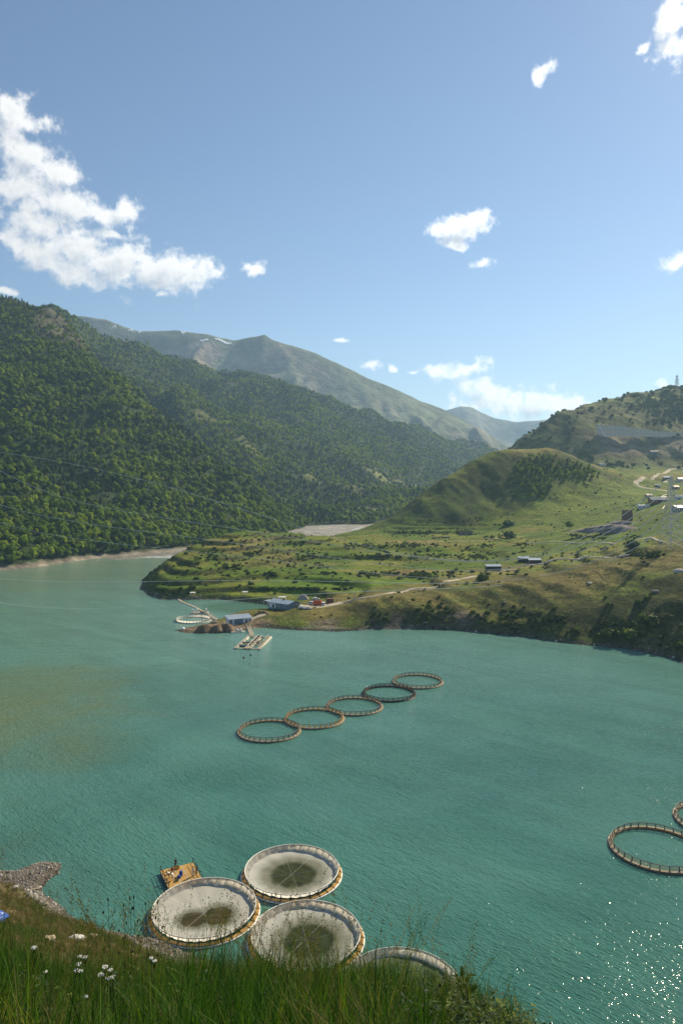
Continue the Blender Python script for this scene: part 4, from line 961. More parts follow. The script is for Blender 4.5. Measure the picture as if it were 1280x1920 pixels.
# ------------------------------------------------------------------ people
def skinned(name, joints, edges, mat, parent, sub=1):
    me = bpy.data.meshes.new(name); me.from_pydata([j[:3] for j in joints], edges, []); me.materials.append(mat)
    o = bpy.data.objects.new(name, me); link(o, parent)
    sk = o.modifiers.new('skin', 'SKIN'); sk.use_smooth_shade = True
    if not me.skin_vertices: 
        bm = bmesh.new(); bm.from_mesh(me); bm.verts.layers.skin.verify(); bm.to_mesh(me); bm.free()
    for i, j in enumerate(joints):
        me.skin_vertices[0].data[i].radius = (j[3], j[3] if len(j) < 5 else j[4]); me.skin_vertices[0].data[i].use_root = (i == 0)
    ss = o.modifiers.new('sub', 'SUBSURF'); ss.levels = sub; ss.render_levels = sub
    return o
def person(loc, rz, pose, label, top, legs, group=None, arm=0.3):
    r = empty('person', loc, rz, label, 'person', group)
    if pose == 'stand':
        hip, kn, an = (0, 0, .93), [(s*.10, .02, .50) for s in (-1, 1)], [(s*.11, -.02, .08) for s in (-1, 1)]
        ch, nk, hd = (0, .01, 1.30), (0, .02, 1.48), (0, .03, 1.62)
        el_ = [(-.24, .02, 1.13), (.24, .06, 1.13)]; ha = [(-.24, .18, .92), (.22, .28, 1.02)]
    elif pose == 'bend':
        hip, kn, an = (0, -.15, .85), [(s*.11, .02, .48) for s in (-1, 1)], [(s*.12, -.02, .08) for s in (-1, 1)]
        ch, nk, hd = (0, .22, 1.05), (0, .38, 1.14), (0, .50, 1.18)
        el_ = [(-.24, .32, .82), (.24, .34, .82)]; ha = [(-.2, .42, .58), (.2, .46, .58)]
    else:  # seated / crouching low
        hip, kn, an = (0, 0, .28), [(s*.14, .34, .50) for s in (-1, 1)], [(s*.13, .42, .08) for s in (-1, 1)]
        ch, nk, hd = (0, .10, .68), (0, .16, .86), (0, .22, 1.0)
        el_ = [(-.26, .22, .5), (.26, .24, .5)]; ha = [(-.16, .42, .52), (.16, .44, .52)]
    sh = [(s*.18, ch[1], ch[2]+.10) for s in (-1, 1)]
    J = [(*hip, .14, .11), (*ch, .17, .12), (*nk, .055), (hd[0], hd[1]+.01, hd[2]-.02, .085), (hd[0], hd[1], hd[2]+.08, .075)]
    E = [(0, 1), (1, 2), (2, 3), (3, 4)]
    for s in (0, 1):
        b = len(J); hp = (kn[s][0]*.9, hip[1], hip[2]-.05)
        J += [(*hp, .10), (*kn[s], .06), (*an[s], .042), (an[s][0], an[s][1]+.17, .045, .035)]
        E += [(0, b), (b, b+1), (b+1, b+2), (b+2, b+3)]
        b = len(J); J += [(*sh[s], .065), (*el_[s], .042), (*ha[s], .032)]; E += [(1, b), (b, b+1), (b+1, b+2)]
        # palm with fingers and a thumb
        h = Vector(ha[s]); d = (h-Vector(el_[s])).normalized(); sd_ = d.cross(Vector((0, 0, 1))).normalized(); w_ = len(J)-1
        for q_, L in ((-.03, .07), (-.01, .085), (.01, .08), (.03, .065)):
            k = h+d*.07+sd_*q_; k2 = k+d*L*.9+Vector((0, 0, -.02)); b = len(J); J += [(*k, .010), (*k2, .008)]; E += [(w_, b), (b, b+1)]
        k = h+d*.03+sd_*.045; b = len(J); J += [(*k, .012), (*(k+d*.045), .009)]; E += [(w_, b), (b, b+1)]
    skinned('body', J, E, M['skin'], r)
    JS = [(hip[0], hip[1], hip[2]+.02, .165, .13), (*ch, .195, .145), (nk[0], nk[1], nk[2]-.06, .075)]; ES = [(0, 1), (1, 2)]
    for s in (0, 1):
        b = len(JS); mid = [(sh[s][k]*.35+el_[s][k]*.65) for k in range(3)]; JS += [(*sh[s], .085), (*mid, .065)]; ES += [(1, b), (b, b+1)]
    skinned('shirt', JS, ES, top, r)
    JT = [(hip[0], hip[1], hip[2]+.01, .155, .125)]; ET = []
    for s in (0, 1):
        b = len(JT); JT += [(kn[s][0]*.9, hip[1], hip[2]-.07, .115), (*kn[s], .08), (an[s][0], an[s][1], an[s][2]+.06, .06)]; ET += [(0, b), (b, b+1), (b+1, b+2)]
    skinned('trousers', JT, ET, legs, r)
    m = MB(); m.tube([(hd[0], hd[1]-.035, hd[2]-.02), (hd[0], hd[1]-.03, hd[2]+.08), (hd[0], hd[1]-.01, hd[2]+.16), (hd[0], hd[1], hd[2]+.185)], [.085, .105, .085, .02], 8); m.build('hair', M['hair'], r, True)
    m = MB(); m.box((hd[0], hd[1]+.10, hd[2]+.01), (.025, .04, .045)); m.build('nose', M['skin'], r)
    return r

# ------------------------------------------------------------------ plank deck with workers
dc = [WL(302.5, 1634, .55), WL(361.5, 1619.5, .55), WL(379, 1644, .55), WL(316, 1668.7, .55)]
dcx = sum(p[0] for p in dc)/4; dcy = sum(p[1] for p in dc)/4; DA = math.atan2(dc[1][1]-dc[0][1], dc[1][0]-dc[0][0])
dk = empty('plank_deck', (dcx, dcy, 0), DA, 'floating orange plank deck with two black railings and workers on it', 'floating deck')
nm = 24; wdt = 6.3/nm; me = None
for i in range(nm):
    mt = M['planks'] if i % 3 else M['planks_pale'] if i in (9, 15) else M['planks']
    o = MB().box((0, 0, 0), (wdt*.90, 6.8, .06)).build('plank', mt, dk); o.location = (-3.15+wdt*(i+.5), rs.uniform(-.04, .04), .55+rs.uniform(-.01, .012))
for yy in (-3.0, 0, 3.0): MB().box((0, yy, .44), (6.3, .18, .15)).build('joist', M['dark_wood'], dk)
for xx in (-2.7, 2.7): MB().tube([(xx, -3.3, .08), (xx, 3.3, .08)], .32, 10).build('float_pipe', M['pipe_black'], dk, True)
MB().box((-3.2, 0, .42), (.10, 6.9, .34)).build('side_beam', M['steel_dark'], dk)
for sx in (-1, 1):
    for z in (1.0, 1.55): MB().tube([(sx*3.12, -3.3, z), (sx*3.12, 3.3, z)], .045, 6).build('railing', M['post_dark'], dk)
    for i in range(5): MB().tube([(sx*3.12, -3.3+1.65*i, .5), (sx*3.12, -3.3+1.65*i, 1.58)], .05, 6).build('railing_post', M['post_dark'], dk)
def deckpos(px_, py_): x, y = WL(px_, py_, .6); return (x, y, .6)
person(deckpos(317, 1646.5), 2.0, 'bend', 'person in white bending over at the left side of the deck', M['cloth_white'], M['cloth_olive'])
person(deckpos(324.5, 1650), 1.2, 'bend', 'person in a white top with dark trousers stooping beside the blue barrels', M['cloth_white'], M['cloth_white'])
person(deckpos(322.5, 1635), 3.6, 'sit', 'person in a red jacket crouching at the far edge of the deck', M['cloth_red'], M['cloth_dark'])
person(deckpos(329.5, 1626.5), .2, 'stand', 'person all in black standing on the far edge of the deck', M['cloth_dark'], M['cloth_dark'])
person(deckpos(362.5, 1642.5), 2.8, 'stand', 'person in a long white coat standing near the right railing', M['cloth_white'], M['cloth_white'])
person(deckpos(368.5, 1639.5), 2.2, 'stand', 'person in dark clothes leaning at the right railing of the deck', M['cloth_dark'], M['cloth_dark'])
for i, (a, b) in enumerate(((335.5, 1646.5), (339.5, 1642))):
    x, y, z = deckpos(a, b); r = empty('barrel', (x, y, z), .3, ['blue barrel lying on the deck beside the stooping person', 'second blue barrel on the deck, behind the first'][i], 'barrel', 'blue barrels on the deck')
    T = Matrix.Rotation(R(70 if i == 0 else 0), 4, 'X'); m = MB(); m.tube([(0, 0, .0), (0, 0, .08), (0, 0, .45), (0, 0, .82), (0, 0, .9)], [.26, .3, .32, .3, .26], 14)
    m.v = [tuple((T @ Vector(v))+Vector((0, 0, .3 if i == 0 else 0))) for v in m.v]; m.build('drum', M['cloth_blue'], r, True)
    m = MB(); 
    for zz in (.3, .6): m.tube([(.33*math.cos(a_), .33*math.sin(a_), zz) for a_ in [k*math.pi/8 for k in range(16)]], .02, 4, True)
    m.v = [tuple((T @ Vector(v))+Vector((0, 0, .3 if i == 0 else 0))) for v in m.v]; m.build('hoop', M['cloth_blue'], r)
x, y, z = deckpos(331, 1628.5); r = empty('crate', (x, y, z), DA, 'brown crate at the far edge of the deck by the black figure', 'crate')
MB().box((0, 0, .04), (1.0, .6, .05)).build('base', M['planks_pale'], r)
for sx, sy, lx, ly in ((0, .3, 1.0, .05), (0, -.3, 1.0, .05), (.5, 0, .05, .6), (-.5, 0, .05, .6)): MB().box((sx, sy, .22), (lx, ly, .34)).build('side_board', M['planks'], r)

# ------------------------------------------------------------------ raft, jetties and boats at the sand spit
def board_walk(name, p0, p1, width, label, cat, mat=None, rails=True, z=.45, bw=.9):
    p0 = Vector((*p0, 0)); p1 = Vector((*p1, 0)); d = p1-p0; L = d.length; rz = math.atan2(d.y, d.x)
    r = empty(name, p0, rz, label, cat); mat = mat or M['planks_pale']; n = max(3, int(L/bw)); me = None
    for i in range(n):
        if me is None: o = MB().box((0, 0, 0), (L/n*.93, width, .07)).build('plank', mat, r); me = o.data
        else: o = link(bpy.data.objects.new('plank', me), r)
        o.location = (L/n*(i+.5), rs.uniform(-.04, .04), z+rs.uniform(-.02, .02))
    for s in (-1, 1):
        MB().tube([(0, s*width*.36, z-.32), (L, s*width*.36, z-.32)], .24, 8).build('float_pipe', M['pipe_white'], r, True)
        if rails:
            m = MB(); m.tube([(0, s*width/2, z+1.0), (L, s*width/2, z+1.0)], .05, 5)
            for i in range(int(L/2)+1): m.tube([(min(i*2., L), s*width/2, z), (min(i*2., L), s*width/2, z+1.0)], .05, 5)
            m.build('railing', M['pipe_white'], r)
    return r
q0, q1, q2, q3 = WL(470, 1192, .4), WL(503, 1195, .4), WL(481, 1218.5, .4), WL(443.4, 1213, .4)
rx = (q0[0]+q1[0]+q2[0]+q3[0])/4; ry = (q0[1]+q1[1]+q2[1]+q3[1])/4; RA = math.atan2(q1[1]-q2[1], q1[0]-q2[0])
raft = empty('work_raft', (rx, ry, 0), RA-math.pi/2, 'pale pontoon raft of long plank walkways with cluttered pens', 'raft')
me = None
for wx, L in ((-5.2, 25), (-.8, 24), (1.0, 24), (5.4, 26)):
    for j in range(14):
        if me is None: o = MB().box((0, 0, 0), (1.25, L/14*.93, .08)).build('plank', M['planks_pale'], raft); me = o.data
        else: o = link(bpy.data.objects.new('plank', me), raft)
        o.location = (wx, -L/2+L/14*(j+.5), .5+rs.uniform(-.02, .02))
    for s in (-.5, .5): MB().tube([(wx+s, -L/2, .15), (wx+s, L/2, .15)], .26, 8).build('float_pipe', M['pipe_white'], raft, True)
for yy in (-12.1, -4, 4, 12.1): MB().box((.1, yy, .46), (11, .8, .12)).build('cross_walk', M['planks_pale'], raft)
for (xx, s) in ((-.15, 1), (1.6, 1), (4.7, 1), (-4.6, 1)):
    m = MB(); m.tube([(xx, -12, 1.5), (xx, 12, 1.5)], .05, 5)
    for i in range(13): m.tube([(xx, -12+2*i, .5), (xx, -12+2*i, 1.5)], .05, 5)
    m.build('railing', M['pipe_white'], raft)
for i in range(16):
    xx = rs.choice([.3, 2.6, 3.3, 3.9]); yy = rs.uniform(-10, 11); m = MB(); m.tube([(-.6, 0, 0), (-.2, .3, .35), (.3, -.2, .4), (.8, .1, .05)], [.2, .42, .36, .12], 7)
    o = m.build('net_bundle', M['cloth_olive'] if i % 2 else M['pipe_brown'], raft, True); o.location = (xx, yy, .45); o.rotation_euler = (0, 0, rs.uniform(0, 6))
def rowboat(loc, rz, label, mat, L=4.2):
    r = empty('rowing_boat', loc, rz, label, 'boat'); m = MB(); secs = []
    for i in range(9):
        t = i/8; wv = .78*math.sin(math.pi*min(1, .22+t*.78))**.6 if t < .99 else .05; wv = max(wv, .06); zz = .55+.25*(2*t-1)**2
        secs.append([(-wv, zz), (-wv*.85, .12), (0, -.12), (wv*.85, .12), (wv, zz), (wv-.07, zz), (wv*.78-.02, .18), (0, -.03), (-wv*.78+.02, .18), (-wv+.07, zz)])
    vs = [(x, -L/2+L*i/8, z) for i, s in enumerate(secs) for x, z in s]; n = 10
    fs = [(i*n+k, i*n+(k+1) % n, (i+1)*n+(k+1) % n, (i+1)*n+k) for i in range(8) for k in range(n)]+[tuple(range(n)), tuple(8*n+k for k in range(n))]
    m.add(vs, fs); m.build('hull', mat, r)
    for yy in (-1.1, .2, 1.2): MB().box((0, yy, .42), (1.25, .25, .05)).build('seat', M['planks_pale'], r)
    return r
ca, sa = math.cos(RA-math.pi/2), math.sin(RA-math.pi/2)
def rl(u, v): return (rx+u*ca-v*sa, ry+u*sa+v*ca, .05)
rowboat(rl(-3.0, -7.2), RA-math.pi/2+R(75), 'dark rowing boat inside the raft, nearest its front end', M['blue_grey'])
rowboat(rl(-3.0, -1.2), RA-math.pi/2+R(80), 'grey rowing boat inside the raft, behind the dark one', M['steel_dark'])
board_walk('gangway', WL(473, 1192, .4), WL(467, 1180, .4), 1.8, 'zigzag gangway leading off the raft, lower leg', 'gangway')
board_walk('gangway', WL(467.5, 1180, .4), WL(465, 1172, 1.2), 1.6, 'short gangway between the shed shore and the lower gangway', 'gangway', z=.7)
board_walk('jetty', WL(391, 1152, .4), WL(416, 1167.5, .4), 1.9, 'railed gangway from the old cage ring to the spit', 'jetty')
jp = [WL(*k, z=.3) for k in ((331, 1120.5), (341, 1128), (358, 1135), (370, 1140), (380, 1146))]
for i, (a, b) in enumerate(zip(jp[:-1], jp[1:])):
    board_walk('floating_walkway', a, b, 1.3, ['walkway piece touching the promontory beach', 'second walkway piece from the promontory beach', 'third walkway piece, over open cove water', 'walkway piece ending at the old cage platform'][i], 'walkway', rails=False, z=.35, bw=1.6)
x0_, y0_ = WL(375, 1149, .4)
pf = empty('mooring_platform', (x0_, y0_, 0), .1, 'small cluttered platform behind the old cage ring', 'platform')
for i in range(12): MB().box((-4.5+.8*i, 0, .6), (.72, 4.2, .08)).build('plank', M['planks_pale'], pf)
for s in (-1.4, 1.4): MB().tube([(-5, s, .2), (5, s, .2)], .3, 8).build('float_pipe', M['pipe_white'], pf, True)
for (a, b, w_, h_) in ((-4, 1.2, .9, 1.5), (-1.6, .8, .8, 2.0), (.8, -.3, 1.2, 1.0), (3.4, .9, 1.0, 1.9), (2.2, -1.2, 1.4, .7)):
    m = MB(); m.box((a, b, .64+h_/2), (w_, .8, h_)); m.box((a, b, .66+h_), (w_*1.15, .95, .08)); m.build('locker', M['pipe_white'] if h_ > 1.2 else M['planks_pale'], pf)
# small workboat with two tanks
x, y = WL(444.5, 1185.5, .2)
r = empty('pontoon_boat', (x, y, 0), .35, 'small cream pontoon boat with two white tanks by the spit', 'boat')
for s in (-1, 1): MB().tube([(-3.0, s*.9, .15), (2.4, s*.9, .15), (3.2, s*.75, .35), (3.5, s*.6, .55)], [.34, .36, .3, .1], 8).build('pontoon', M['pipe_white'], r, True)
MB().box((0, 0, .5), (5.6, 2.1, .12)).build('deck', M['planks_pale'], r)
for xx in (.2, 1.9): MB().tube([(xx, .2, .5), (xx, .2, 1.5), (xx, .2, 1.85), (xx, .2, 1.95)], [.62, .62, .4, .1], 12).build('tank', M['white_paint'], r, True)
m = MB(); m.tube([(-2.6, -.9, .56), (-2.6, -.9, 1.3), (-.6, -.9, 1.3), (-.6, -.9, .56)], .04, 5); m.build('railing', M['pipe_white'], r)
x, y = WL(343, 1180, .6); r = empty('float_tank', (x, y, .35), 0, 'white dome tank lying at the tip of the sand spit', 'tank')
MB().tube([(0, 0, -.3), (0, 0, .4), (0, 0, .9), (0, 0, 1.2), (0, 0, 1.3)], [1.1, 1.15, .95, .5, .1], 14).build('dome', M['white_paint'], r, True)
MB().box((-1.5, -.2, .05), (4.0, 1.0, .2)).build('skid', M['dark_wood'], r)

def mound(px_, py_, rx_, ry_, h, mat, label, cat, name='soil_heap', group=None, n=26, rough=.25, fn=None):
    x, y, z = (fn or hit)(px_, py_); V = []; Fc = []; k = 9
    for i in range(k+1):
        t = i/k
        for j in range(n):
            a = 2*math.pi*j/n; rr = t*(1+.18*math.sin(3*a+px_)+.1*rs.uniform(-1, 1)); V.append((rr*rx_*math.cos(a), rr*ry_*math.sin(a), h*(1-t*t)**1.3*(1+rough*.5*math.sin(5*a+t*9+px_)*t+rough*.35*rs.uniform(-1, 1)*(t > 0))-.35*(i == k)))
    for i in range(k):
        for j in range(n): Fc.append((i*n+j, i*n+(j+1) % n, (i+1)*n+(j+1) % n, (i+1)*n+j))
    o = bpy.data.objects.new(name, mesh_from(name, V, Fc, [mat], smooth=True)); COL.objects.link(o); o.location = (x, y, z-.2)
    return tag(o, label, cat, group)
for a, b, w_, h_, l in ((384, 1181, 5.2, 2.9, 'brown earth heap on the sand spit, leftmost of three'), (408, 1182, 4.6, 2.6, 'brown earth heap in the middle of the sand spit'), (426, 1180, 4.8, 3.0, 'brown earth heap nearest the white shed')):
    mound(a, b, w_, 3.4, h_, M['soil_heap'], l, 'earth heap', group='earth heaps on the spit')
mound(568, 1123, 3.6, 3.0, 3.0, M['rock_pale'], 'grey rubble cone on the grass behind the blue-grey building', 'rubble heap', 'rubble_heap')
mound(494, 1152, 4.2, 2.5, 1.8, M['soil_heap'], 'dark earth heap between the two sheds at the cove', 'earth heap')
x, y, z = hit(378, 1174); m = MB(); m.tube([(0, 0, -.3), (0, 0, 5.5)], .1, 6); m.tube([(-.6, 0, 5.0), (.6, 0, 5.0)], .06, 5); m.tube([(0, 0, 3.4), (1.6, 0, 5.2)], .06, 5)
o = m.build('mast', M['dark_wood']); o.location = (x, y, z); tag(o, 'thin dark mast standing on the sand spit', 'mast')
m = MB(); m.box((0, 0, .5), (3.2, 1.6, 1.0), .3); m.box((0, 0, 1.03), (3.4, 1.8, .08), .3); m.tube([(-1.4, -.6, 1.1), (1.4, .4, 1.35)], .12, 6)
x, y, z = hit(401, 1169.5); o = m.build('tool_chest', M['planks_pale']); o.location = (x, y, z-.1); tag(o, 'pale wooden chest on the spit below the gangway', 'chest')

# ------------------------------------------------------------------ buildings
def gable(r, Lx, Ly, h, rise, wall, roof, over=.4, shed=False, thick=.12):
    """long side along x; walls as four slabs, roof planes as parts"""
    wt = .15
    MB().box((0, -Ly/2+wt/2, h/2-.5), (Lx, wt, h+1)).build('wall', wall, r); MB().box((0, Ly/2-wt/2, h/2-.5), (Lx, wt, h+1)).build('wall', wall, r)
    for s in (-1, 1):
        m = MB(); x0 = s*(Lx/2-wt/2)
        top = [(-Ly/2+wt, h), (0, h+rise), (Ly/2-wt, h)] if not shed else [(-Ly/2+wt, h), (Ly/2-wt, h+rise)]
        poly = [(-Ly/2+wt, -1)]+top+[(Ly/2-wt, -1)]; k = len(poly)
        m.add([(x0-wt/2, y, z) for y, z in poly]+[(x0+wt/2, y, z) for y, z in poly], [tuple(range(k)), tuple(reversed(range(k, 2*k)))]+[(i, k+i, k+(i+1) % k, (i+1) % k) for i in range(k)])
        m.build('gable_wall', wall, r)
    def plane(y0, z0, y1, z1):
        m = MB(); X_ = Lx/2+over; n = max(2, int(Lx/1.1)); me_ = None
        for i in range(n):   # corrugated sheets, standing seams between them
            xa = -X_+2*X_*i/n+.02; xb = -X_+2*X_*(i+1)/n-.02
            m.add([(xa, y0, z0), (xb, y0, z0), (xb, y1, z1), (xa, y1, z1), (xa, y0, z0+thick), (xb, y0, z0+thick), (xb, y1, z1+thick), (xa, y1, z1+thick)], [(0, 3, 2, 1), (4, 5, 6, 7), (0, 1, 5, 4), (1, 2, 6, 5), (2, 3, 7, 6), (3, 0, 4, 7)])
        m.build('roof_panel', roof, r)
    if shed: plane(-Ly/2-over, h-rise*over/Ly+.01, Ly/2+over, h+rise*(1+over/Ly)+.01)
    else:
        s_ = rise/(Ly/2); plane(-Ly/2-over, h-s_*over+.01, -.01, h+rise+.01); plane(Ly/2+over, h-s_*over+.01, .01, h+rise+.01)
def opening(r, name, x, y, z, w_, h_, mat, face='y', frame=None, d=.06):
    sz = (w_, d, h_) if face == 'y' else (d, w_, h_); o = MB().box((x, y, z), sz).build(name, mat, r)
    if frame:
        m = MB(); t_ = .12
        for s in (-1, 1):
            if face == 'y': m.box((x+s*(w_/2+t_/2), y, z), (t_, d*1.7, h_+2*t_)); m.box((x, y, z+s*(h_/2+t_/2)), (w_, d*1.7, t_))
            else: m.box((x, y+s*(w_/2+t_/2), z), (d*1.7, t_, h_+2*t_)); m.box((x, y, z+s*(h_/2+t_/2)), (d*1.7, w_, t_))
        m.build('frame', frame, o)
    return o
def house(px_, py_, rz, Lx, Ly, h, rise, wall, roof, label, cat='house', name='house', shed=False, wins=3, group=None, over=.4, anchor=None):
    x, y, z = anchor or hit(px_, py_); r = empty(name, (x-math.sin(-rz)*-0+math.sin(rz)*-Ly/2*1, y+math.cos(rz)*Ly/2, z), rz, label, cat, group)
    gable(r, Lx, Ly, h, rise, wall, roof, over, shed)
    for i in range(wins):
        xx = -Lx/2+Lx*(i+.5)/wins
        if i == wins//2: opening(r, 'door', xx, -Ly/2-.03, .95, .95, 1.9, M['dark_wood'])
        else: opening(r, 'window', xx, -Ly/2-.03, h*.55, 1.0, .9, M['glass'], frame=M['white_paint'])
    return r
# white boat shed at the spit
s1 = house(451, 1170.5, R(27), 12.2, 5.6, 2.7, 1.0, M['white_wall'], M['roof_metal'], 'low white and grey shed with a blue-grey lean-to roof on the spit', 'shed', 'boat_shed', True, 0)
opening(s1, 'grey_cladding', -1.0, -2.84, 1.25, 4.6, 2.4, M['blue_grey']); opening(s1, 'grey_cladding', -5.2, -2.84, 1.25, 1.6, 2.4, M['blue_grey']); opening(s1, 'door', 3.2, -2.86, 1.0, 1.0, 2.0, M['steel_dark'])
opening(s1, 'window', 5.0, -2.86, 1.5, .9, .8, M['glass'], frame=M['white_paint'])
# blue-grey building
x, y = WL(540, 1156, 1.2); bz = lz(x, y); RB = R(52)
hb = empty('farm_building', (x+math.cos(RB)*4.7-math.sin(RB)*7.2, y+math.sin(RB)*4.7+math.cos(RB)*7.2, max(bz, 1.0)), RB+math.pi/2, 'blue-grey building with a shallow metal roof and a white porch end', 'building')
gable(hb, 14.4, 9.4, 3.1, 1.1, M['blue_grey'], M['roof_metal'], .6)
# local axes: +x runs away to the left-back, wall facing the lake is +y side
opening(hb, 'white_panel', 4.4, 4.73, 1.55, 5.0, 2.9, M['white_wall']); opening(hb, 'door', 3.6, 4.78, 1.0, 1.3, 2.0, M['dark_wood'], frame=M['white_paint'])
opening(hb, 'window', -.4, 4.76, 1.7, 1.2, .9, M['glass'], frame=M['white_paint']); opening(hb, 'window', -3.8, 4.76, 1.7, 1.2, .9, M['glass'], frame=M['white_paint'])
opening(hb, 'window', -7.23, -1.6, 1.7, 1.0, 1.1, M['glass'], 'x', M['white_paint'])
m = MB(); m.box((9.0, 2.2, 3.15), (4.6, 5.0, .12)); m.build('porch_roof', M['roof_metal'], hb)
for a, b in ((11.0, 4.4), (11.0, .2), (8.6, 4.4)): MB().box((a, b, 1.2), (.16, .16, 3.8)).build('porch_post', M['white_paint'], hb)
MB().box((-.5, .9, 4.6), (.6, .6, .9)).build('chimney', M['dark_wood'], hb)
# open shelters
def shelter(px_, py_, w_, label, rz=0.0):
    x, y, z = hit(px_, py_); r = empty('shelter', (x, y, z), rz, label, 'shelter', 'white-roofed picnic shelters by the cove')
    MB().box((0, 0, 2.45), (w_, 2.4, .12), 0, Matrix.Rotation(.08, 3, 'X')).build('roof', M['white_paint'], r)
    for a in (-1, 1):
        for b in (-1, 1): MB().box((a*(w_/2-.25), b*1.0, 1.2), (.12, .12, 2.4)).build('post', M['white_paint'], r)
    MB().box((0, 0, .75), (w_*.6, .8, .08)).build('table', M['planks_pale'], r); MB().box((0, 0, .37), (.2, .5, .7)).build('table_leg', M['planks_pale'], r)
shelter(361.5, 1119, 3.2, 'white-roofed shelter leftmost on the promontory beach'); shelter(459.5, 1120, 3.4, 'white-roofed shelter in the middle of the cove beach', .1); shelter(529, 1127.5, 4.4, 'cluttered white-roofed shelter nearest the blue-grey building', -.1)

# ------------------------------------------------------------------ vehicles
def wheels(r, xs_, w_, rad=.36):
    for xx in xs_:
        for s in (-1, 1):
            o = MB().tube([(xx, s*(w_/2-.2), rad), (xx, s*(w_/2+.02), rad)], rad, 14).build('wheel', M['rubber'], r); MB().tube([(xx, s*(w_/2+.0), rad), (xx, s*(w_/2+.035), rad)], rad*.55, 10).build('rim', M['steel'], o)
def extr(prof, w_, ins=0.0):
    m = MB(); n = len(prof); m.add([(x, -w_/2+ins*(z > .95), z) for x, z in prof]+[(x, w_/2-ins*(z > .95), z) for x, z in prof], [tuple(range(n)), tuple(reversed(range(n, 2*n)))]+[(i, n+i, n+(i+1) % n, (i+1) % n) for i in range(n)]); return m
def car(px_, py_, rz, label, paint, van=False, group='vehicles parked by the blue-grey building'):
    x, y, z = hit(px_, py_); r = empty('parked_car' if not van else 'parked_van', (x, y, z), rz, label, 'van' if van else 'car', group)
    if van: prof = [(-2.3, .35), (2.2, .35), (2.35, .9), (1.75, 1.15), (1.15, 1.95), (-2.2, 2.0), (-2.35, 1.2)]; W = 1.85
    else: prof = [(-2.15, .3), (2.1, .3), (2.15, .68), (1.2, .88), (.55, 1.38), (-1.2, 1.42), (-1.75, .98), (-2.15, .92)]; W = 1.75
    extr(prof, W, .12).build('body', paint, r, bevel=.05)
    g_ = [(-1.55, 1.0), (1.0, .98), (.5, 1.33), (-1.15, 1.36)] if not van else [(-.2, 1.2), (1.5, 1.2), (1.05, 1.8), (-.2, 1.85)]
    extr(g_, W-.19).build('side_window', M['glass'], r)
    m = MB(); k = (1.13, .92, .6, 1.34) if not van else (1.72, 1.2, 1.2, 1.88); m.add([(k[0], -.7, k[1]), (k[0], .7, k[1]), (k[2], .66, k[3]), (k[2], -.66, k[3])], [(0, 1, 2, 3)]); m.v = [(a+.035, b, c+.02) for a, b, c in m.v]; m.build('windscreen', M['glass'], r)
    for s in (-1, 1): MB().box((prof[1][0]+.06, s*.62, .62), (.06, .28, .14)).build('headlight', M['white_paint'], r)
    wheels(r, (-1.35, 1.35), W); return r
car(566.5, 1142, R(12), 'white hatchback parked beside the blue-grey building', M['white_paint'])
car(592, 1124.5, R(5), 'white car parked behind the orange lorry', M['white_paint'])
car(584, 1134.5, R(-150), 'white van just left of the orange lorry', M['white_paint'], True)
car(577, 1143.5, R(20), 'low pale car between the hatchback and the orange lorry', M['steel'])
x, y, z = hit(599, 1138); tk = empty('lorry', (x, y, z), R(-14), 'orange box lorry with a pale cab parked on the dirt yard', 'lorry', 'vehicles parked by the blue-grey building')
MB().box((-1.1, 0, 2.15), (4.5, 2.3, 2.4)).build('cargo_box', M['orange_paint'], tk, bevel=.05)
MB().box((-.9, 0, 3.38), (4.3, 2.1, .06)).build('box_roof', M['rust_box'], tk)
extr([(1.35, .55), (3.2, .55), (3.28, 1.3), (2.95, 2.3), (2.6, 2.5), (1.35, 2.5)], 2.1).build('cab', M['white_paint'], tk, bevel=.06)
m = MB(); m.add([(3.31, -.9, 1.4), (3.31, .9, 1.4), (3.01, .85, 2.25), (3.01, -.85, 2.25)], [(0, 1, 2, 3)]); m.build('windscreen', M['glass'], tk)
extr([(1.8, 1.5), (2.95, 1.5), (2.8, 2.2), (1.8, 2.2)], 2.14).build('side_window', M['glass'], tk)
MB().box((-.1, 0, .72), (6.4, .9, .3)).build('chassis', M['steel_dark'], tk); wheels(tk, (-2.3, 2.4), 2.2, .48)
for s in (-1, 1): MB().box((3.3, s*.8, .95), (.06, .3, .2)).build('headlight', M['white_paint'], tk)
x, y, z = hit(618.5, 1132); r = empty('container', (x, y, z), R(6), 'rust-brown shipping container right of the orange lorry', 'container')
MB().box((0, 1.2, 1.3), (4.0, 2.4, 2.5)).build('box', M['rust_box'], r)
for i in range(13): MB().box((-1.9+.316*i, -.03, 1.3), (.12, .06, 2.3)).build('rib', M['rust_box'], r)
MB().box((0, 1.2, 2.6), (4.1, 2.5, .08)).build('roof', M['rust_box'], r)
for i, (a, b, tp, l) in enumerate(((554.5, 1139.5, M['cloth_red'], 'person in red standing beside the blue-grey building'), (556.8, 1138.5, M['cloth_white'], 'person in white standing beside the one in red'), (551, 1137.5, M['cloth_dark'], 'person in dark clothes behind the blue-grey building'))):
    person(hit(a, b), 1.0+i, 'stand', l, tp, M['cloth_dark'])

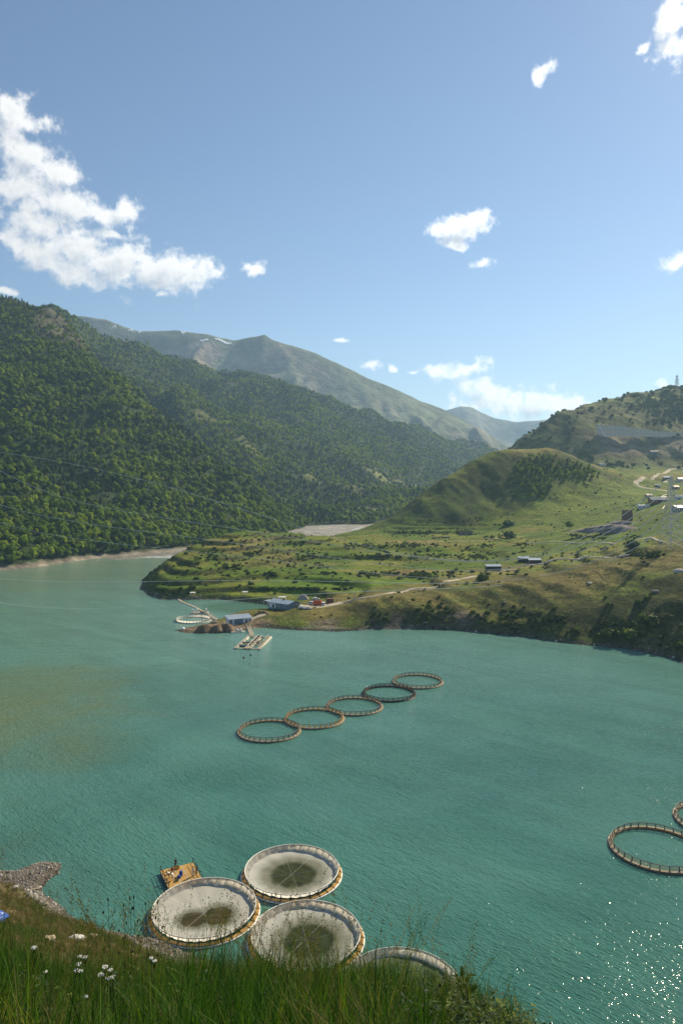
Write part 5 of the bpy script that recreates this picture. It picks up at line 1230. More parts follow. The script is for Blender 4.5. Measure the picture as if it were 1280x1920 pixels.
# ------------------------------------------------------------------ huts on the meadow, ruins, village
def hut(px_, py_, rz, Lx, label):
    x, y, z = hit(px_, py_); r = empty('hut', (x, y, z), rz, label, 'hut', 'dark timber huts beside the track'); gable(r, Lx, 4.6, 2.6, .7, M['dark_wood'], M['roof_metal'], .25, True)
    opening(r, 'door', Lx*.2, -2.33, 1.0, .9, 1.9, M['post_dark'])
    for i in range(9): MB().box((-Lx/2+Lx*(i+.5)/9, -2.34, 1.2), (.06, .05, 2.3)).build('batten', M['bark'], r)
    for s in (-1, 1): MB().box((s*(Lx/2+.15), -2.5, 1.2), (.12, .12, 2.6)).build('post', M['white_paint'], r)
hut(924, 1069, R(2), 9.6, 'dark hut with a pale flat roof standing alone by the track'); hut(981, 1054, R(-4), 7.6, 'dark hut with a pale roof, left one of the adjoining pair'); hut(1001, 1057, R(5), 8.2, 'dark hut with a pale roof, right one of the adjoining pair')
x, y, z = hit(1179, 978); r = empty('ruined_tower', (x, y, z-1), R(12), 'square brown stone tower stump on the spoil heap', 'tower ruin')
s_ = y/F; hw = 7*s_; hh = 24*s_; nrow = 14; MB().box((0, hw, hh*.46), (hw*1.75, hw*1.75, hh*.93)).build('core', M['stone_brick'], r)
cnt = 0; me = None
for k in range(nrow):
    tp = 1-.12*k/nrow
    for side in range(4):
        nb = 6
        for i in range(nb):
            if k == nrow-1 and rs.rand() < .45: continue
            if me is None: o = MB().box((0, 0, 0), (2*hw/nb*.94, .5, hh/nrow*.92)).build('stone', M['stone_brick'], r); me = o.data
            else: o = link(bpy.data.objects.new('stone', me), r)
            u = -hw+2*hw*(i+.5)/nb+(.2 if k % 2 else -.2); v = -hw; th = side*math.pi/2
            o.location = ((u*math.cos(th)-v*math.sin(th))*tp, (u*math.sin(th)+v*math.cos(th))*tp+hw, hh*(k+.5)/nrow); o.rotation_euler = (0, 0, th); cnt += 1
mound(1155, 997, 34, 12, 6, M['spoil'], 'long grey-violet spoil heap under the ruined tower', 'spoil heap', 'spoil_heap', n=48)
mound(1165, 986, 20, 8, 4.5, M['spoil'], 'upper spoil heap the ruined tower stands behind', 'spoil heap', 'spoil_heap', n=36)
mound(1120, 996, 13, 8, 5, M['spoil'], 'low left tongue of the grey spoil heap', 'spoil heap', 'spoil_heap', n=30)
x, y, z = hit(874, 1004); r = empty('ruined_house', (x, y, z), R(8), 'ruined stone walls among shrubs below the hill', 'ruin')
for a, b, w_, d_2, h_ in ((-6, 2, .8, 7, 4), (0, 5.2, 11, .8, 3.2), (5.8, 2, .8, 7, 4.6), (-1, -1.5, 6, .8, 2), (9, 0, 3.5, .8, 1.6)): MB().box((a, b, h_/2-.5), (w_, d_2, h_+1)).build('wall', M['rock'], r)
for i, (a, b) in enumerate(((817, 1010), (835, 1009))):
    x, y, z = hit(a, b); r = empty('stone_wall', (x, y, z), R(3), ['short broken stone wall left of the ruined house', 'second broken stone wall right beside the first'][i], 'wall')
    for k in range(7): MB().box((-3.6+1.2*k, 0, .3+.4*rs.rand()), (1.12, .8, 1.6)).build('stone', M['rock'], r)
VILL = [(1207,953,R(-6),9.5,5,2.6,.5,'white_wall','roof_metal','white shed with a pale flat roof at the lower left of the village',True,3),
 (1236,943,R(-3),17,8,3.2,2.6,'stone_brick','concrete','long farmhouse with a wide grey hipped roof',False,5),
 (1217,933,R(8),6,5,2.6,1.3,'planks_pale','roof_rust','small outbuilding with an orange-brown roof left of the long farmhouse',False,3),
 (1250,900,R(-12),9,6,3,1.8,'stone_brick','white_paint','house with a bright white roof beside the winding road',False,3),
 (1274,958,R(20),8,6,3.2,1.5,'blue_grey','roof_metal','blue-grey house cut by the right edge behind the pylon',False,3),
 (1272,937,R(-10),7,6,3,1.6,'white_wall','concrete','small white house just above the blue-grey one',False,3),
 (1268,919,R(15),8,6,3,1.6,'stone_brick','roof_rust','brown-roofed house right of the white-roofed one',False,3),
 (1232,914,R(-20),6,5,2.6,1.2,'dark_wood','concrete','small dark house below the road bend',False,3),
 (1276,903,R(5),7,6,3,1.6,'white_wall','roof_metal','pale house highest at the right edge of the village',False,3),
 (1129,873,R(4),9,6,3,.6,'white_wall','roof_metal','white flat-roofed shed peeking over the grassy hill shoulder',True,2),
 (1226,854,R(-14),13,8,4,2.0,'blue_grey','roof_rust','pale workshop at the foot of the earth cutting on the rear hill',False,3)]
for a, b, rz, Lx, Ly, h_, ri, wm, rm, l, sh_, wn_ in VILL: house(a, b, rz, Lx, Ly, h_, ri, M[wm], M[rm], l, 'house', 'village_house', sh_, wn_, 'village houses at the right')
for a, b, rz, l in ((1214, 912, .3, 'white car on the road bend above the village'), (1262, 916, 2, 'tiny white car among the village houses')): car(a, b, rz, l, M['white_paint'], group='cars in the village')

# roads as ribbons laid on the ground
def road(name, pix, width, label, mat='track'):
    W = [hit(*p) for p in pix]; pts_ = []
    for a, b in zip(W[:-1], W[1:]):
        n = max(2, int(math.hypot(b[0]-a[0], b[1]-a[1])/3))
        pts_ += [(a[0]+(b[0]-a[0])*t/n, a[1]+(b[1]-a[1])*t/n) for t in range(n)]
    pts_.append(W[-1][:2]); A = np.array(pts_)
    for _ in range(4): A[1:-1] = (A[:-2]+2*A[1:-1]+A[2:])/4
    T = np.gradient(A, axis=0); T /= np.linalg.norm(T, axis=1)[:, None]+1e-9; Nn = np.stack([-T[:, 1], T[:, 0]], 1)
    cols = [-1, -.5, 0, .5, 1]; V = []
    for c_ in cols:
        q_ = A+Nn*(width/2*c_); zz = land_full(q_[:, 0], q_[:, 1])[0]; V.append(np.c_[q_, zz+.55-.65*(abs(c_) == 1)])
    n = len(A); Va = np.concatenate(V); Fc = [(c_*n+i, c_*n+i+1, (c_+1)*n+i+1, (c_+1)*n+i) for c_ in range(4) for i in range(n-1)]
    o = bpy.data.objects.new(name, mesh_from(name, Va, [tuple(reversed(f)) for f in Fc], [M[mat]], smooth=True)); COL.objects.link(o); return tag(o, label, kind='structure')
road('gravel_road', [(1285,878),(1255,880),(1228,892),(1200,901),(1190,906),(1190,910),(1200,914),(1222,918),(1250,921)], 6.5, 'pale gravel road bending around the village')
road('dirt_track', [(640,1131),(672,1125),(720,1115),(770,1105),(830,1093),(890,1081),(950,1070),(1020,1059),(1080,1050),(1180,1042)], 2.6, 'sandy track running along the top of the bay slope')
road('dirt_track', [(985,1018),(1060,1018),(1140,1018),(1240,1018)], 2.2, 'straight sandy lane in front of the spoil heap')
road('dirt_track', [(560,1136),(580,1139),(600,1138),(622,1136),(640,1131)], 7.0, 'bare dirt yard where the vehicles are parked')
road('dirt_track', [(440,1168),(470,1163),(490,1156),(500,1152)], 3.5, 'sandy path along the spit past the white shed')

# retaining wall on the rear hill: panels
top = [(1112,795),(1117,796.5),(1158,798),(1185,802),(1226,808),(1280,812),(1330,816)]
rw = empty('retaining_wall', hit(1200, 819, 1200), 0, 'stepped pale concrete retaining wall of square panels on the rear hill', 'retaining wall')
ox, oy, oz = rw.location
_as = np.arange(1117, 1330, 8.2); _hy = [hit(a+4, 819, 1200)[1] for a in _as]; _pf = np.polyfit(_as, _hy, 2)
for i, a in enumerate(_as):
    tr_ = np.interp(a+4, [p[0] for p in top], [p[1] for p in top]); y = float(np.polyval(_pf, a))-2; x, _, z = P(a+4, 819, y); wpx = 7.9*y/F; H = (819-tr_)*y/F
    nr = max(1, int(round(H/ (7.0*y/F))))
    for k in range(nr):
        hk = H/nr; o = MB().box((0, 0, 0), (wpx, .8, hk*.96)).build('panel', M['concrete'], rw); o.location = (x-ox, y-oy-3+k*1.2+rs.uniform(-.15, .15), z-oz+hk*(k+.5))
    if a > 1215:
        o = MB().box((0, 0, 0), (wpx*.92, 1, 9*y/F)).build('lower_panel', M['spoil'], rw); o.location = (x-ox, y-oy-6, z-oz-5.5*y/F)
r = empty('stair_flume', hit(1124, 812, 1200), 0, 'bright white stepped flume down the left end of the retaining wall', 'flume')
x0_, y0_, z0_ = r.location
for k in range(6): MB().box((-4.5+1.6*k, -6-1.5*k, 14-4.2*k), (2.0, 2, 4.5), 0, Matrix.Rotation(-.35, 3, 'Y')).build('step', M['white_paint'], r)
# street lamps
for i, (a, b) in enumerate(((1158, 880), (1204, 879), (1251, 878), (1115, 872))):
    x, y, z = hit(a, b); k = 11*y/F*1.05; r = empty('street_lamp', (x, y, z-.2), 0, ['street lamp left of the road junction', 'street lamp in the middle of the far road', 'street lamp beside the far right bend', 'lamp on the shoulder of the grassy hill by the white shed'][i], 'street lamp', 'street lamps')
    MB().tube([(0, 0, 0), (0, 0, k)], .12, 5).build('pole', M['steel'], r); MB().box((.5, 0, k), (1.4, .4, .2)).build('lamp_head', M['white_paint'], r)
for i, (a, b) in enumerate(((1024, 1052), (1028, 1052), (1166, 982), (665, 1125))):
    x, y, z = hit(a, b); r = empty('utility_pole', (x, y, z-.2), 0, ['wooden pole right of the huts, left of the pair', 'wooden pole right of the huts, right of the pair', 'thin pole beside the ruined tower', 'short pole on the track above the container'][i], 'pole', 'utility poles')
    MB().tube([(0, 0, 0), (0, 0, 4.8)], .11, 5).build('post', M['steel'], r); MB().box((0, 0, 4.5), (1.1, .1, .1)).build('cross_arm', M['steel'], r)

# ------------------------------------------------------------------ pylons and power lines
def pylon(loc, H, base, rz, label, arms, mat, thick=.11, arm_len=6.2):
    r = empty('pylon', loc, rz, label, 'pylon', 'lattice electricity pylons'); nlev = 12
    def hw(t): return base/2*(1-t)**1.15*(.86)+.55
    lv = [0]+[1-(1-i/nlev)**1.25 for i in range(1, nlev+1)]
    for sx in (-1, 1):
        for sy in (-1, 1):
            MB().tube([(sx*hw(t), sy*hw(t), H*t) for t in lv], thick*1.25, 4).build('leg', mat, r)
    for k, (t0, t1) in enumerate(zip(lv[:-1], lv[1:])):
        m = MB(); a, b = hw(t0), hw(t1); z0, z1 = H*t0, H*t1
        for s in (-1, 1):
            m.tube([(-a, s*a, z0), (b, s*b, z1)], thick*.7, 3); m.tube([(a, s*a, z0), (-b, s*b, z1)], thick*.7, 3)
            m.tube([(s*a, -a, z0), (s*b, b, z1)], thick*.7, 3); m.tube([(s*a, a, z0), (s*b, -b, z1)], thick*.7, 3)
            m.tube([(-b, s*b, z1), (b, s*b, z1)], thick*.7, 3); m.tube([(s*b, -b, z1), (s*b, b, z1)], thick*.7, 3)
        m.build('bracing', mat, r)
    MB().tube([(0, 0, H), (0, 0, H+2.0)], thick, 4).build('peak', mat, r)
    for z, L in arms:
        c_ = MB(); w_ = hw(z/H)
        for s in (-1, 1):
            for e_ in (-1, 1): c_.tube([(s*w_, e_*w_, z), (s*L, 0, z)], thick*.8, 3); c_.tube([(s*w_, e_*w_, z+1.6), (s*L, 0, z)], thick*.6, 3)
        ao = c_.build('cross_arm', mat, r)
        for s in (-1, 1): MB().tube([(s*L, 0, z), (s*L, 0, z-1.5)], .16, 6).build('insulator', M['white_paint'], ao)
    return r
PX, PY, PZ = hit(1257, 1026); ks = PY/F
HP = PZ+0; Hh = (1026-893)*ks
levels = [(1026-903)*ks, (1026-931)*ks*1.0, (1026-953)*ks]
pylon((PX, PY, PZ-.4), Hh, 33*ks, R(18), 'tall lattice pylon at the right edge above the bay slope', [(levels[0], 6.0), (levels[1], 8.0), (levels[2], 6.2)], M['steel'], .17)
x, y, z = hit(1268, 733, 1300, 1620); kk = y/F
pylon((x, y, z-1), 30*kk, 9*kk, .3, 'small distant pylon on the skyline of the rear hill', [(27*kk, 5*kk), (22*kk, 6.5*kk), (17*kk, 5*kk)], M['steel_dark'], .2)
WIRES = [([(1238,909),(1137,985),(1036,1030),(550,985),(0,848)],480,'topmost power line crossing in front of the forest'),([(1231,934),(1110,1012),(1000,1045),(465,995),(0,882)],470,'second power line from the top against the forest'),
 ([(1278,908),(1150,1005),(980,1062),(415,1015),(0,946)],460,'third power line from the top against the forest'),([(1239,957),(1130,1030),(960,1080),(325,1030),(0,980)],450,'fourth power line, meeting the promontory at its left tip'),
 ([(1279,940),(1160,1030),(900,1092),(300,1090),(0,1085)],340,'power line low over the promontory terraces'),([(1278,958),(1165,1041),(890,1101),(340,1133),(0,1130)],330,'lowest power line, dark against the lake at left')]
for pp, Yl, l in WIRES:
    ax = (pp[0][0]-640)/F*PY; bx_ = -640/F*Yl; pts_ = []; ts_ = []; zs_ = []
    def onx(xp):   # plan position where the wire passes picture column xp
        k = (xp-640)/F; t = (ax-k*PY)/((ax-bx_)-k*(PY-Yl)); return t, ax+(bx_-ax)*t, PY+(Yl-PY)*t
    for a, b in pp: t, X_, Y_ = onx(a); ts_.append(t); zs_.append(HC+(YH-b)/F*Y_)
    co = np.polyfit(ts_, zs_, 4); tt = np.linspace(0, 1.06, 60)
    m = MB(); m.tube([(ax+(bx_-ax)*t, PY+(Yl-PY)*t, max(float(np.polyval(co, t)), 9.0)) for t in tt], [.17-.10*min(1, t*1.25) for t in tt], 4); tag(m.build('power_line', M['wire']), l, 'power line', 'power lines from the big pylon')  # drawn thicker near the pylon to carry the sun glint there

# ------------------------------------------------------------------ rocks, shingle and litter by the water
def rock_mesh(name, seed, mat):
    rng = np.random.RandomState(seed); bm = bmesh.new(); bmesh.ops.create_icosphere(bm, subdivisions=1, radius=1)
    for v in bm.verts: v.co *= rng.uniform(.72, 1.15); v.co.z *= .7
    me = bpy.data.meshes.new(name); bm.to_mesh(me); bm.free(); me.materials.append(mat); return me
rocks = [rock_mesh('rock%d' % i, i, [M['rock'], M['rock_pale']][i % 2]) for i in range(6)]
ROCKC = bpy.data.collections.new('rock_kit')
for i, me in enumerate(rocks): ROCKC.objects.link(bpy.data.objects.new('r%d' % i, me))
gx, gy = jgrid(-90, -25, 88, 142, .42); gz, gd = bank_full(gx, gy); k = (gz > -.1) & (gz < 3.2+1.5*fbm(gx, gy, 6, 3, .5, 151)) & (gd > -.6); gx, gy, gz = gx[k], gy[k], gz[k]
k = rs.rand(len(gx)) < .8; gx, gy, gz = gx[k], gy[k], gz[k]
scatter('gravel', np.stack([gx, gy, gz], 1), rs.uniform(0, 6, len(gx)), rs.gamma(2.2, .055, len(gx))+.05, rs.randint(0, 6, len(gx)), ROCKC, 'shingle and pebbles of the near beach', cat='gravel')
bx, by = jgrid(-160, 330, 290, 520, 1.5); bz, bd = land_full(bx, by); k = (bd > -.8) & (bd < 2.6+1.5*fbm(bx, by, 20, 3, .5, 152)) & (np.abs(bx) < .5*by) & (rs.rand(len(bx)) < .55); bx, by, bz = bx[k], by[k], bz[k]
scatter('gravel', np.stack([bx, by, bz], 1), rs.uniform(0, 6, len(bx)), rs.gamma(2, .12, len(bx))+.08, rs.randint(0, 6, len(bx)), ROCKC, 'stones along the bay and cove shoreline', cat='gravel')
for i, (a, b, s_, l) in enumerate([(40,1666,.75,'dark boulder at the inner edge of the shingle spit'),(28,1666,.6,'smaller boulder left of the dark one on the spit'),(55,1685,.9,'grey slab stone below the driftwood plank'),(65,1682,.7,'pale stone right of the grey slab'),(72,1677,.65,'stone at the water side below the driftwood'),(66,1689,.5,'small stone nearest the grass below the driftwood'),(83,1697,.5,'stone at the waterline of the little bay'),(74,1670,.45,'small pale stone beside the end of the driftwood')]):
    x, y, z = hitN(a, b, 60); o = bpy.data.objects.new('boulder', rocks[i % 6]); COL.objects.link(o); o.location = (x, y, z+.1); o.scale = (s_*1.3, s_, s_*.8); o.rotation_euler = (0, 0, i); tag(o, l, 'boulder', 'boulders on the near spit')
x, y, z = hitN(62, 1674, 60); o = MB().box((0, 0, .25), (2.4, .22, .10), .35).build('driftwood_plank', M['planks_pale']); o.location = (x, y, z+.2); tag(o, 'pale driftwood plank lying on the shingle spit', 'plank')
for i, (a, b, s_, l) in enumerate([(1178+640-540,1165,0,''),(1105,1096,1.8,'grey boulder on the brown slope under the pylon'),(1228,1113,2.0,'pale boulder on the slope right of the grey one'),(1272,1072,3.0,'large dark boulder at the right edge of the slope'),(945,1133,1.0,'small white stone on the dark slope'),(798,1172,1.2,'white stone at the foot of the bluff')]):
    if not l: continue
    x, y, z = hit(a, b); o = bpy.data.objects.new('boulder', rocks[i % 6]); COL.objects.link(o); o.location = (x, y, z); o.scale = (s_*1.4, s_, s_*.8); o.rotation_euler = (0, 0, i*1.3); tag(o, l, 'boulder', 'boulders on the bay slope')
# litter
def crumple(name, px_, py_, s_, mat, label, cat, Y0=25):
    x, y, z = hitN(px_, py_, Y0); bm = bmesh.new(); bmesh.ops.create_icosphere(bm, subdivisions=2, radius=1)
    for v in bm.verts: v.co *= rs.uniform(.55, 1.2); v.co.z *= .6
    me = bpy.data.meshes.new(name); bm.to_mesh(me); bm.free(); me.materials.append(mat); o = bpy.data.objects.new(name, me); COL.objects.link(o); o.location = (x, y, z+s_*.4); o.scale = (s_*1.3, s_, s_); return tag(o, label, cat)
crumple('plastic_bag', 141, 1764, .75, M['cloth_white'], 'crumpled white plastic sheet lying on the dark bank', 'litter'); crumple('plastic_bag', 152, 1766, .5, M['cloth_white'], 'small white plastic scrap right of the crumpled sheet', 'litter')
crumple('sack', 92, 1772, .8, M['planks_pale'], 'yellowish crumpled sack half hidden in the grass', 'litter'); crumple('sack', 175, 1762, .5, M['planks_pale'], 'small tan sack scrap on the bank edge', 'litter')
x, y, z = hitN(-6, 1730, 40); m = MB(); V = []; Fc = []; n = 14
for i in range(n):
    for j in range(n): V.append(((i/(n-1)-.5)*2.4, (j/(n-1)-.5)*2.4, 1.5*math.cos((i/(n-1)-.5)*2.6)*math.cos((j/(n-1)-.5)*2.2)+rs.uniform(-.08, .08)))
for i in range(n-1):
    for j in range(n-1): Fc.append((i*n+j, (i+1)*n+j, (i+1)*n+j+1, i*n+j+1))
o = bpy.data.objects.new('tarpaulin', mesh_from('tarpaulin', V, Fc, [M['blue_tarp']])); COL.objects.link(o); o.location = (x, y, z); sm = o.modifiers.new('t', 'SOLIDIFY'); sm.thickness = .04; tag(o, 'bright blue tarpaulin cut by the left edge', 'tarpaulin')

# ------------------------------------------------------------------ grass of the brow
def blade(V, Fc, rng, base, L, w_, lean, az_, seg=4, curl=1.0):
    d = np.array([math.cos(az_), math.sin(az_), 0]); sd2 = np.array([-d[1], d[0], 0]); p = np.array(base, float); ang = lean*.3; i0 = len(V)
    for k in range(seg+1):
        t = k/seg; ww = w_*(1-t**1.8)+.0006; V.append(p-sd2*ww/2); V.append(p+sd2*ww/2)
        ang += lean*curl/seg; p = p+(d*math.sin(ang)+np.array([0, 0, math.cos(ang)]))*L/seg
    for k in range(seg): Fc.append((i0+2*k, i0+2*k+1, i0+2*k+3, i0+2*k+2))
    return p, d, ang
def tuft(seed, n, L0, L1, w_, spread, mat, lean=(.2, 1.0)):
    rng = np.random.RandomState(seed); V = []; Fc = []
    for _ in range(n):
        a = rng.uniform(0, 6.28); rr = spread*math.sqrt(rng.rand()); blade(V, Fc, rng, (math.cos(a)*rr, math.sin(a)*rr, -.05), rng.uniform(L0, L1), w_*rng.uniform(.7, 1.3), rng.uniform(*lean), rng.uniform(0, 6.28))
    return mesh_from('tuft', V, Fc, [mat])
def panicle(seed, H, mat, n=30):
    rng = np.random.RandomState(seed); V = []; Fc = []; az_ = rng.uniform(0, 6.28); tip, d, ang = blade(V, Fc, rng, (0, 0, -.05), H, .0045, rng.uniform(.15, .5), az_, 6)
    n0 = len(V)
    # stem as cross of two ribbons
    i0 = len(V)
    for k in range(7):
        c_ = (np.array(V[2*k])+np.array(V[2*k+1]))/2; V.append(c_-d*.0025); V.append(c_+d*.0025)
    for k in range(6): Fc.append((i0+2*k, i0+2*k+1, i0+2*k+3, i0+2*k+2))
    b0 = np.array(V[10]); 
    for _ in range(n):
        t = rng.uniform(-.05, 1.0); c_ = b0+(tip-b0)*t+rng.normal(size=3)*.012*(1.5-t); dr_ = (tip-b0)/np.linalg.norm(tip-b0)+rng.normal(size=3)*.45; dr_ /= np.linalg.norm(dr_)
        s_ = np.cross(dr_, rng.normal(size=3)); s_ /= np.linalg.norm(s_); Ls = rng.uniform(.012, .026); i = len(V)
        V += [c_, c_+dr_*Ls*.5+s_*.0065, c_+dr_*Ls, c_+dr_*Ls*.5-s_*.0065]; Fc.append((i, i+1, i+2, i+3))
    return mesh_from('stalk', V, Fc, [mat])
def broad(seed, mat):
    rng = np.random.RandomState(seed); V = []; Fc = []
    for _ in range(26):
        a = rng.uniform(0, 6.28); z = rng.uniform(.1, .55); L = rng.uniform(.035, .085); d = np.array([math.cos(a), math.sin(a), rng.uniform(-.2, .5)]); s_ = np.array([-math.sin(a), math.cos(a), 0]); c_ = np.array([0, 0, z])+d*.02; i = len(V)
        V += [c_, c_+d*L*.4+s_*L*.28, c_+d*L+np.array([0, 0, -.02]), c_+d*L*.4-s_*L*.28]; Fc.append((i, i+1, i+2, i+3))
    blade(V, Fc, rng, (0, 0, -.05), .6, .008, .1, 0)
    return mesh_from('weed', V, Fc, [mat])
GK = bpy.data.collections.new('grass_kit')
gm_ = [tuft(i, 24, .35, .75, .008, .10, M['grass_green']) for i in range(5)]+[tuft(10+i, 20, .55, 1.0, .009, .10, M['grass_green'], (.1, .7)) for i in range(3)]+[tuft(20+i, 14, .4, .8, .005, .09, M['grass_dry'], (.2, .9)) for i in range(2)]+[broad(30+i, M['leaf_bush']) for i in range(2)]
for i, me in enumerate(gm_): GK.objects.link(bpy.data.objects.new('g%02d' % i, me))
gx, gy = jgrid(-8.5, 8.5, 4.5, 15.5, .165); gz = tN(gx, gy); ux = 640+gx/gy*F
cl = fbm(gx, gy, 1.4, 3, .6, 161); thin = sstep(ux, 860, 1080)*.75+sstep(-cl, .05, .4)*.8
k = (rs.rand(len(gx)) > thin) & (np.abs(gx) < .56*gy+.6) & ~((gy < 9.6) & (ux > 830) & (rs.rand(len(gx)) < .6)); gx, gy, gz = gx[k], gy[k], gz[k]
ux = ux[k]; n = len(gx); gi_ = rs.choice(12, n, p=[.142]*5+[.06]*3+[.05]*2+[.005]*2)
left = (ux < 420); gi_ = np.where(left & (rs.rand(n) < .35), rs.randint(5, 8, n), gi_)
sc_ = rs.uniform(.5, 1.08, n)*(1+.25*fbm(gx, gy, 1.1, 2, .5, 163))*(1-.35*sstep(ux, 820, 1050))*(1-.28*(1-sstep(ux, 260, 420))*sstep(ux, 40, 110))*(1+.18*fbm(gx, gy, 3, 2, .5, 162))
scatter('grass', np.stack([gx, gy, gz], 1), rs.uniform(0, 6.28, n), sc_, gi_, GK, 'dense tall green grass on the brow below the viewpoint', cat='grass', tilt=np.stack([rs.normal(0, .12, n), rs.normal(.08, .14, n)], 1))
print('TUFTS', n)
SK = bpy.data.collections.new('stalk_kit')
for i in range(8): SK.objects.link(bpy.data.objects.new('s%02d' % i, panicle(40+i, rs.uniform(.95, 1.3), M['grass_dry'] if i < 6 else M['grass_green'])))
n = 400; gy = rs.uniform(7.5, 14.5, n); ux = np.where(rs.rand(n) < .8, rs.uniform(-40, 900, n), rs.uniform(150, 700, n)); gx = (ux-640)/F*gy; gz = tN(gx, gy)
scatter('seed_grass', np.stack([gx, gy, gz], 1), rs.uniform(0, 6.28, n), rs.uniform(.8, 1.2, n)*(1-.25*sstep(ux, 840, 950)), rs.randint(0, 8, n), SK, 'thin seeding grass stalks rising above the brow', cat='grass', tilt=np.stack([rs.normal(0, .16, n), rs.normal(.1, .16, n)], 1))
# dry grass on the bank at left
DK = bpy.data.collections.new('dry_kit')
for i in range(6): DK.objects.link(bpy.data.objects.new('d%02d' % i, tuft(60+i, 26, .5, 1.2, .03, .35, M['grass_dry'] if i < 3 else M['leaf_bush'], (.2, .9))))
gx, gy = jgrid(-75, -8, 18, 128, .62); gz, gd = bank_full(gx, gy); gx_ok = (gx > -.56*gy-3) & (gx < -.18*gy) & (gz > 3.4+1.2*fbm(gx, gy, 7, 3, .5, 171)) & (gd > 3); pn = fbm(gx, gy, 9, 4, .6, 172)
k = gx_ok & (rs.rand(len(gx)) < .35+.6*sstep(pn, -.3, .2)); gx, gy, gz, pn = gx[k], gy[k], gz[k], pn[k]; n = len(gx)
scatter('dry_grass', np.stack([gx, gy, gz], 1), rs.uniform(0, 6.28, n), rs.uniform(.7, 1.3, n), np.where(pn+rs.normal(0, .15, n) > .12, rs.randint(3, 6, n), rs.randint(0, 3, n)), DK, 'straw-coloured grass on the steep bank above the beach', cat='grass')
print('DRY', n)
# white umbels
def umbel(px_, py_, s_, label):
    Y_ = rs.uniform(6.6, 7.3); x, y, z = P(px_, py_, Y_); g0 = float(tN(np.array([x]), np.array([y]))[0]); h_ = max(z-g0, .25); z = g0+h_
    r = empty('wild_flower', (x, y, g0), rs.uniform(0, 6), label, 'wildflower', 'white umbel flowers in the grass')
    MB().tube([(0, 0, 0), (.01, 0, h_*.6), (0, 0, h_)], [.004, .003, .002], 4).build('stem', M['grass_green'], r)
    m = MB()
    for i in range(30):
        a = rs.uniform(0, 6.28); rr = s_*.62*math.sqrt(rs.rand()); c_ = (math.cos(a)*rr, math.sin(a)*rr, h_+.012-rr*rr*2+rs.uniform(-.004, .004)); m.tube([(c_[0], c_[1], c_[2]-.002), (c_[0], c_[1], c_[2]+.004)], [.0048, .0026], 5)
    m.build('flower_head', M['petal'], r)
    m = MB()
    for i in range(9): a = i*.7; m.tube([(0, 0, h_-.06), (math.cos(a)*s_*.7, math.sin(a)*s_*.7, h_+.004)], .0012, 3)
    m.build('spokes', M['grass_green'], r)
UMB = [(64,1779,.045,'white umbel farthest left, alone among green blades'),(150,1796,.035,'upper left umbel of the middle trio'),(160,1797,.04,'upper right umbel of the middle trio'),(149,1809,.045,'umbel just under the upper pair'),(143,1821,.04,'left lower umbel of the middle cluster'),(151,1823,.035,'right lower umbel of the middle cluster'),(197,1815,.045,'top umbel of the largest right-hand cluster'),(207,1821,.04,'second umbel down in the largest cluster'),(190,1829,.05,'leftmost broad umbel of the largest cluster'),(203,1836,.045,'bottom umbel of the largest cluster'),(212,1834,.04,'lower right umbel of the largest cluster'),(161,1871,.035,'small faded umbel low in the dark grass'),(284,1799,.035,'faint umbel right of the others, upper'),(290,1804,.03,'faint umbel right of the others, lower'),(86,1824,.03,'tiny umbel between the left one and the cluster')]
for u_ in UMB: umbel(*u_)
# dark weeds with bud heads standing before the water
def weed(px_, top_, label, Y_=9.5):
    x = (px_-640)/F*Y_; g0 = float(tN(np.array([x]), np.array([Y_]))[0]); zt = HC+(YH-top_)/F*Y_; h_ = max(zt-g0, .5); r = empty('bud_weed', (x, Y_, g0), 0, label, 'weed', 'dark weeds with bud heads')
    MB().tube([(0, 0, 0), (.02, 0, h_*.5), (.0, .0, h_)], [.004, .003, .002], 4).build('stem', M['leaf_dark'], r)
    for i in range(5):
        a = rs.uniform(0, 6.28); zz = h_*(1-.13*i)-.02; dx, dy = math.cos(a)*.06*(i > 0), math.sin(a)*.06*(i > 0)
        b = MB(); b.tube([(0, 0, zz-.08), (dx, dy, zz-.01)], .0018, 3); b.tube([(dx, dy, zz-.02), (dx, dy, zz), (dx, dy, zz+.015), (dx, dy, zz+.026)], [.004, .012, .010, .002], 6); b.build('bud', M['leaf_dark'], r)
for a, b, l in ((203,1684,'bud weed farthest left before the lake'),(232,1695,'short bud weed second from left'),(244,1682,'bud weed in the middle of the dark group'),(251,1680,'tallest bud weed, right beside the middle one'),(273,1692,'bud weed at the right of the dark group'),(296,1690,'slender bud weed left of the two-pool cage')): weed(a, b, l)
WK = bpy.data.collections.new('weed_kit')
for i in range(4): WK.objects.link(bpy.data.objects.new('w%02d' % i, broad(80+i, M['leaf_bush'] if i % 2 else M['leaf_dark'])))
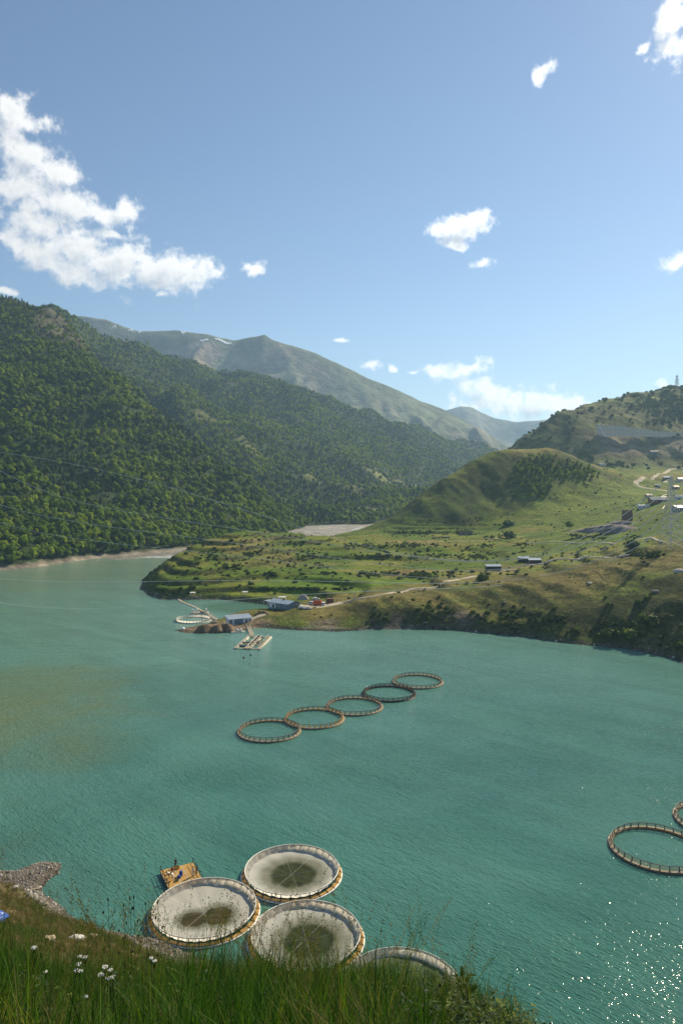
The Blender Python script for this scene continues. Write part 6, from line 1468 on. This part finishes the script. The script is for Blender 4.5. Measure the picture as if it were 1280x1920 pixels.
n = 260; gy = rs.uniform(6.5, 11.5, n); ux = np.where(rs.rand(n) < .65, rs.normal(880, 90, n), rs.uniform(0, 800, n)); gx = (ux-640)/F*gy; gz = tN(gx, gy)
scatter('weeds', np.stack([gx, gy, gz], 1), rs.uniform(0, 6.28, n), rs.uniform(.5, 1.0, n), rs.randint(0, 4, n), WK, 'leafy weeds mixed into the grass of the brow', cat='weeds', tilt=np.stack([rs.normal(0, .2, n), rs.normal(0, .2, n)], 1))
# leafy plant at the right end of the brow
x, Y_ = (868-640)/F*9.6, 9.6; r = empty('leafy_plant', (x, Y_, float(tN(np.array([x]), np.array([Y_]))[0])), 0, 'broad-leaved green plant at the right end of the grassy brow', 'plant')
me = None
for i in range(22):
    if me is None: o = MB(); o.add([(0, 0, 0), (.09, .045, .03), (.22, .03, .02), (.28, 0, -.02), (.22, -.03, .02), (.09, -.045, .03), (.12, 0, .012)], [(0, 1, 6), (1, 2, 6), (2, 3, 6), (3, 4, 6), (4, 5, 6), (5, 0, 6)]); o = o.build('leaf', M['leaf_bush'], r); me = o.data
    else: o = link(bpy.data.objects.new('leaf', me), r)
    a = i*2.4; o.location = (math.cos(a)*.03, math.sin(a)*.03, .12+.022*i); o.rotation_euler = (rs.uniform(-.2, .2), rs.uniform(-.9, .1), a); s_ = 1-.02*i; o.scale = (s_,)*3
MB().tube([(0, 0, -.05), (0, 0, .62)], [.008, .004], 5).build('stem', M['leaf_bush'], r)


# ------------------------------------------------------------------ haze
hz = MB(); hz.box((100, 3600, 0), (8600, 8800, 2300))
hz.v = [(x, y, -30 if z < 0 else 1150) for x, y, z in hz.v]
def haze_fn(t, out):
    v = t.node('ShaderNodeVolumePrincipled'); v.inputs['Color'].default_value = (0.45, 0.70, 1.0, 1)
    v.inputs['Density'].default_value = 0.000084; v.inputs['Anisotropy'].default_value = 0.25
    t.l.new(v.outputs[0], out.inputs['Volume'])
M['haze'] = material('haze', haze_fn)
tag(hz.build('haze', M['haze']), 'thin blue valley haze', kind='stuff')
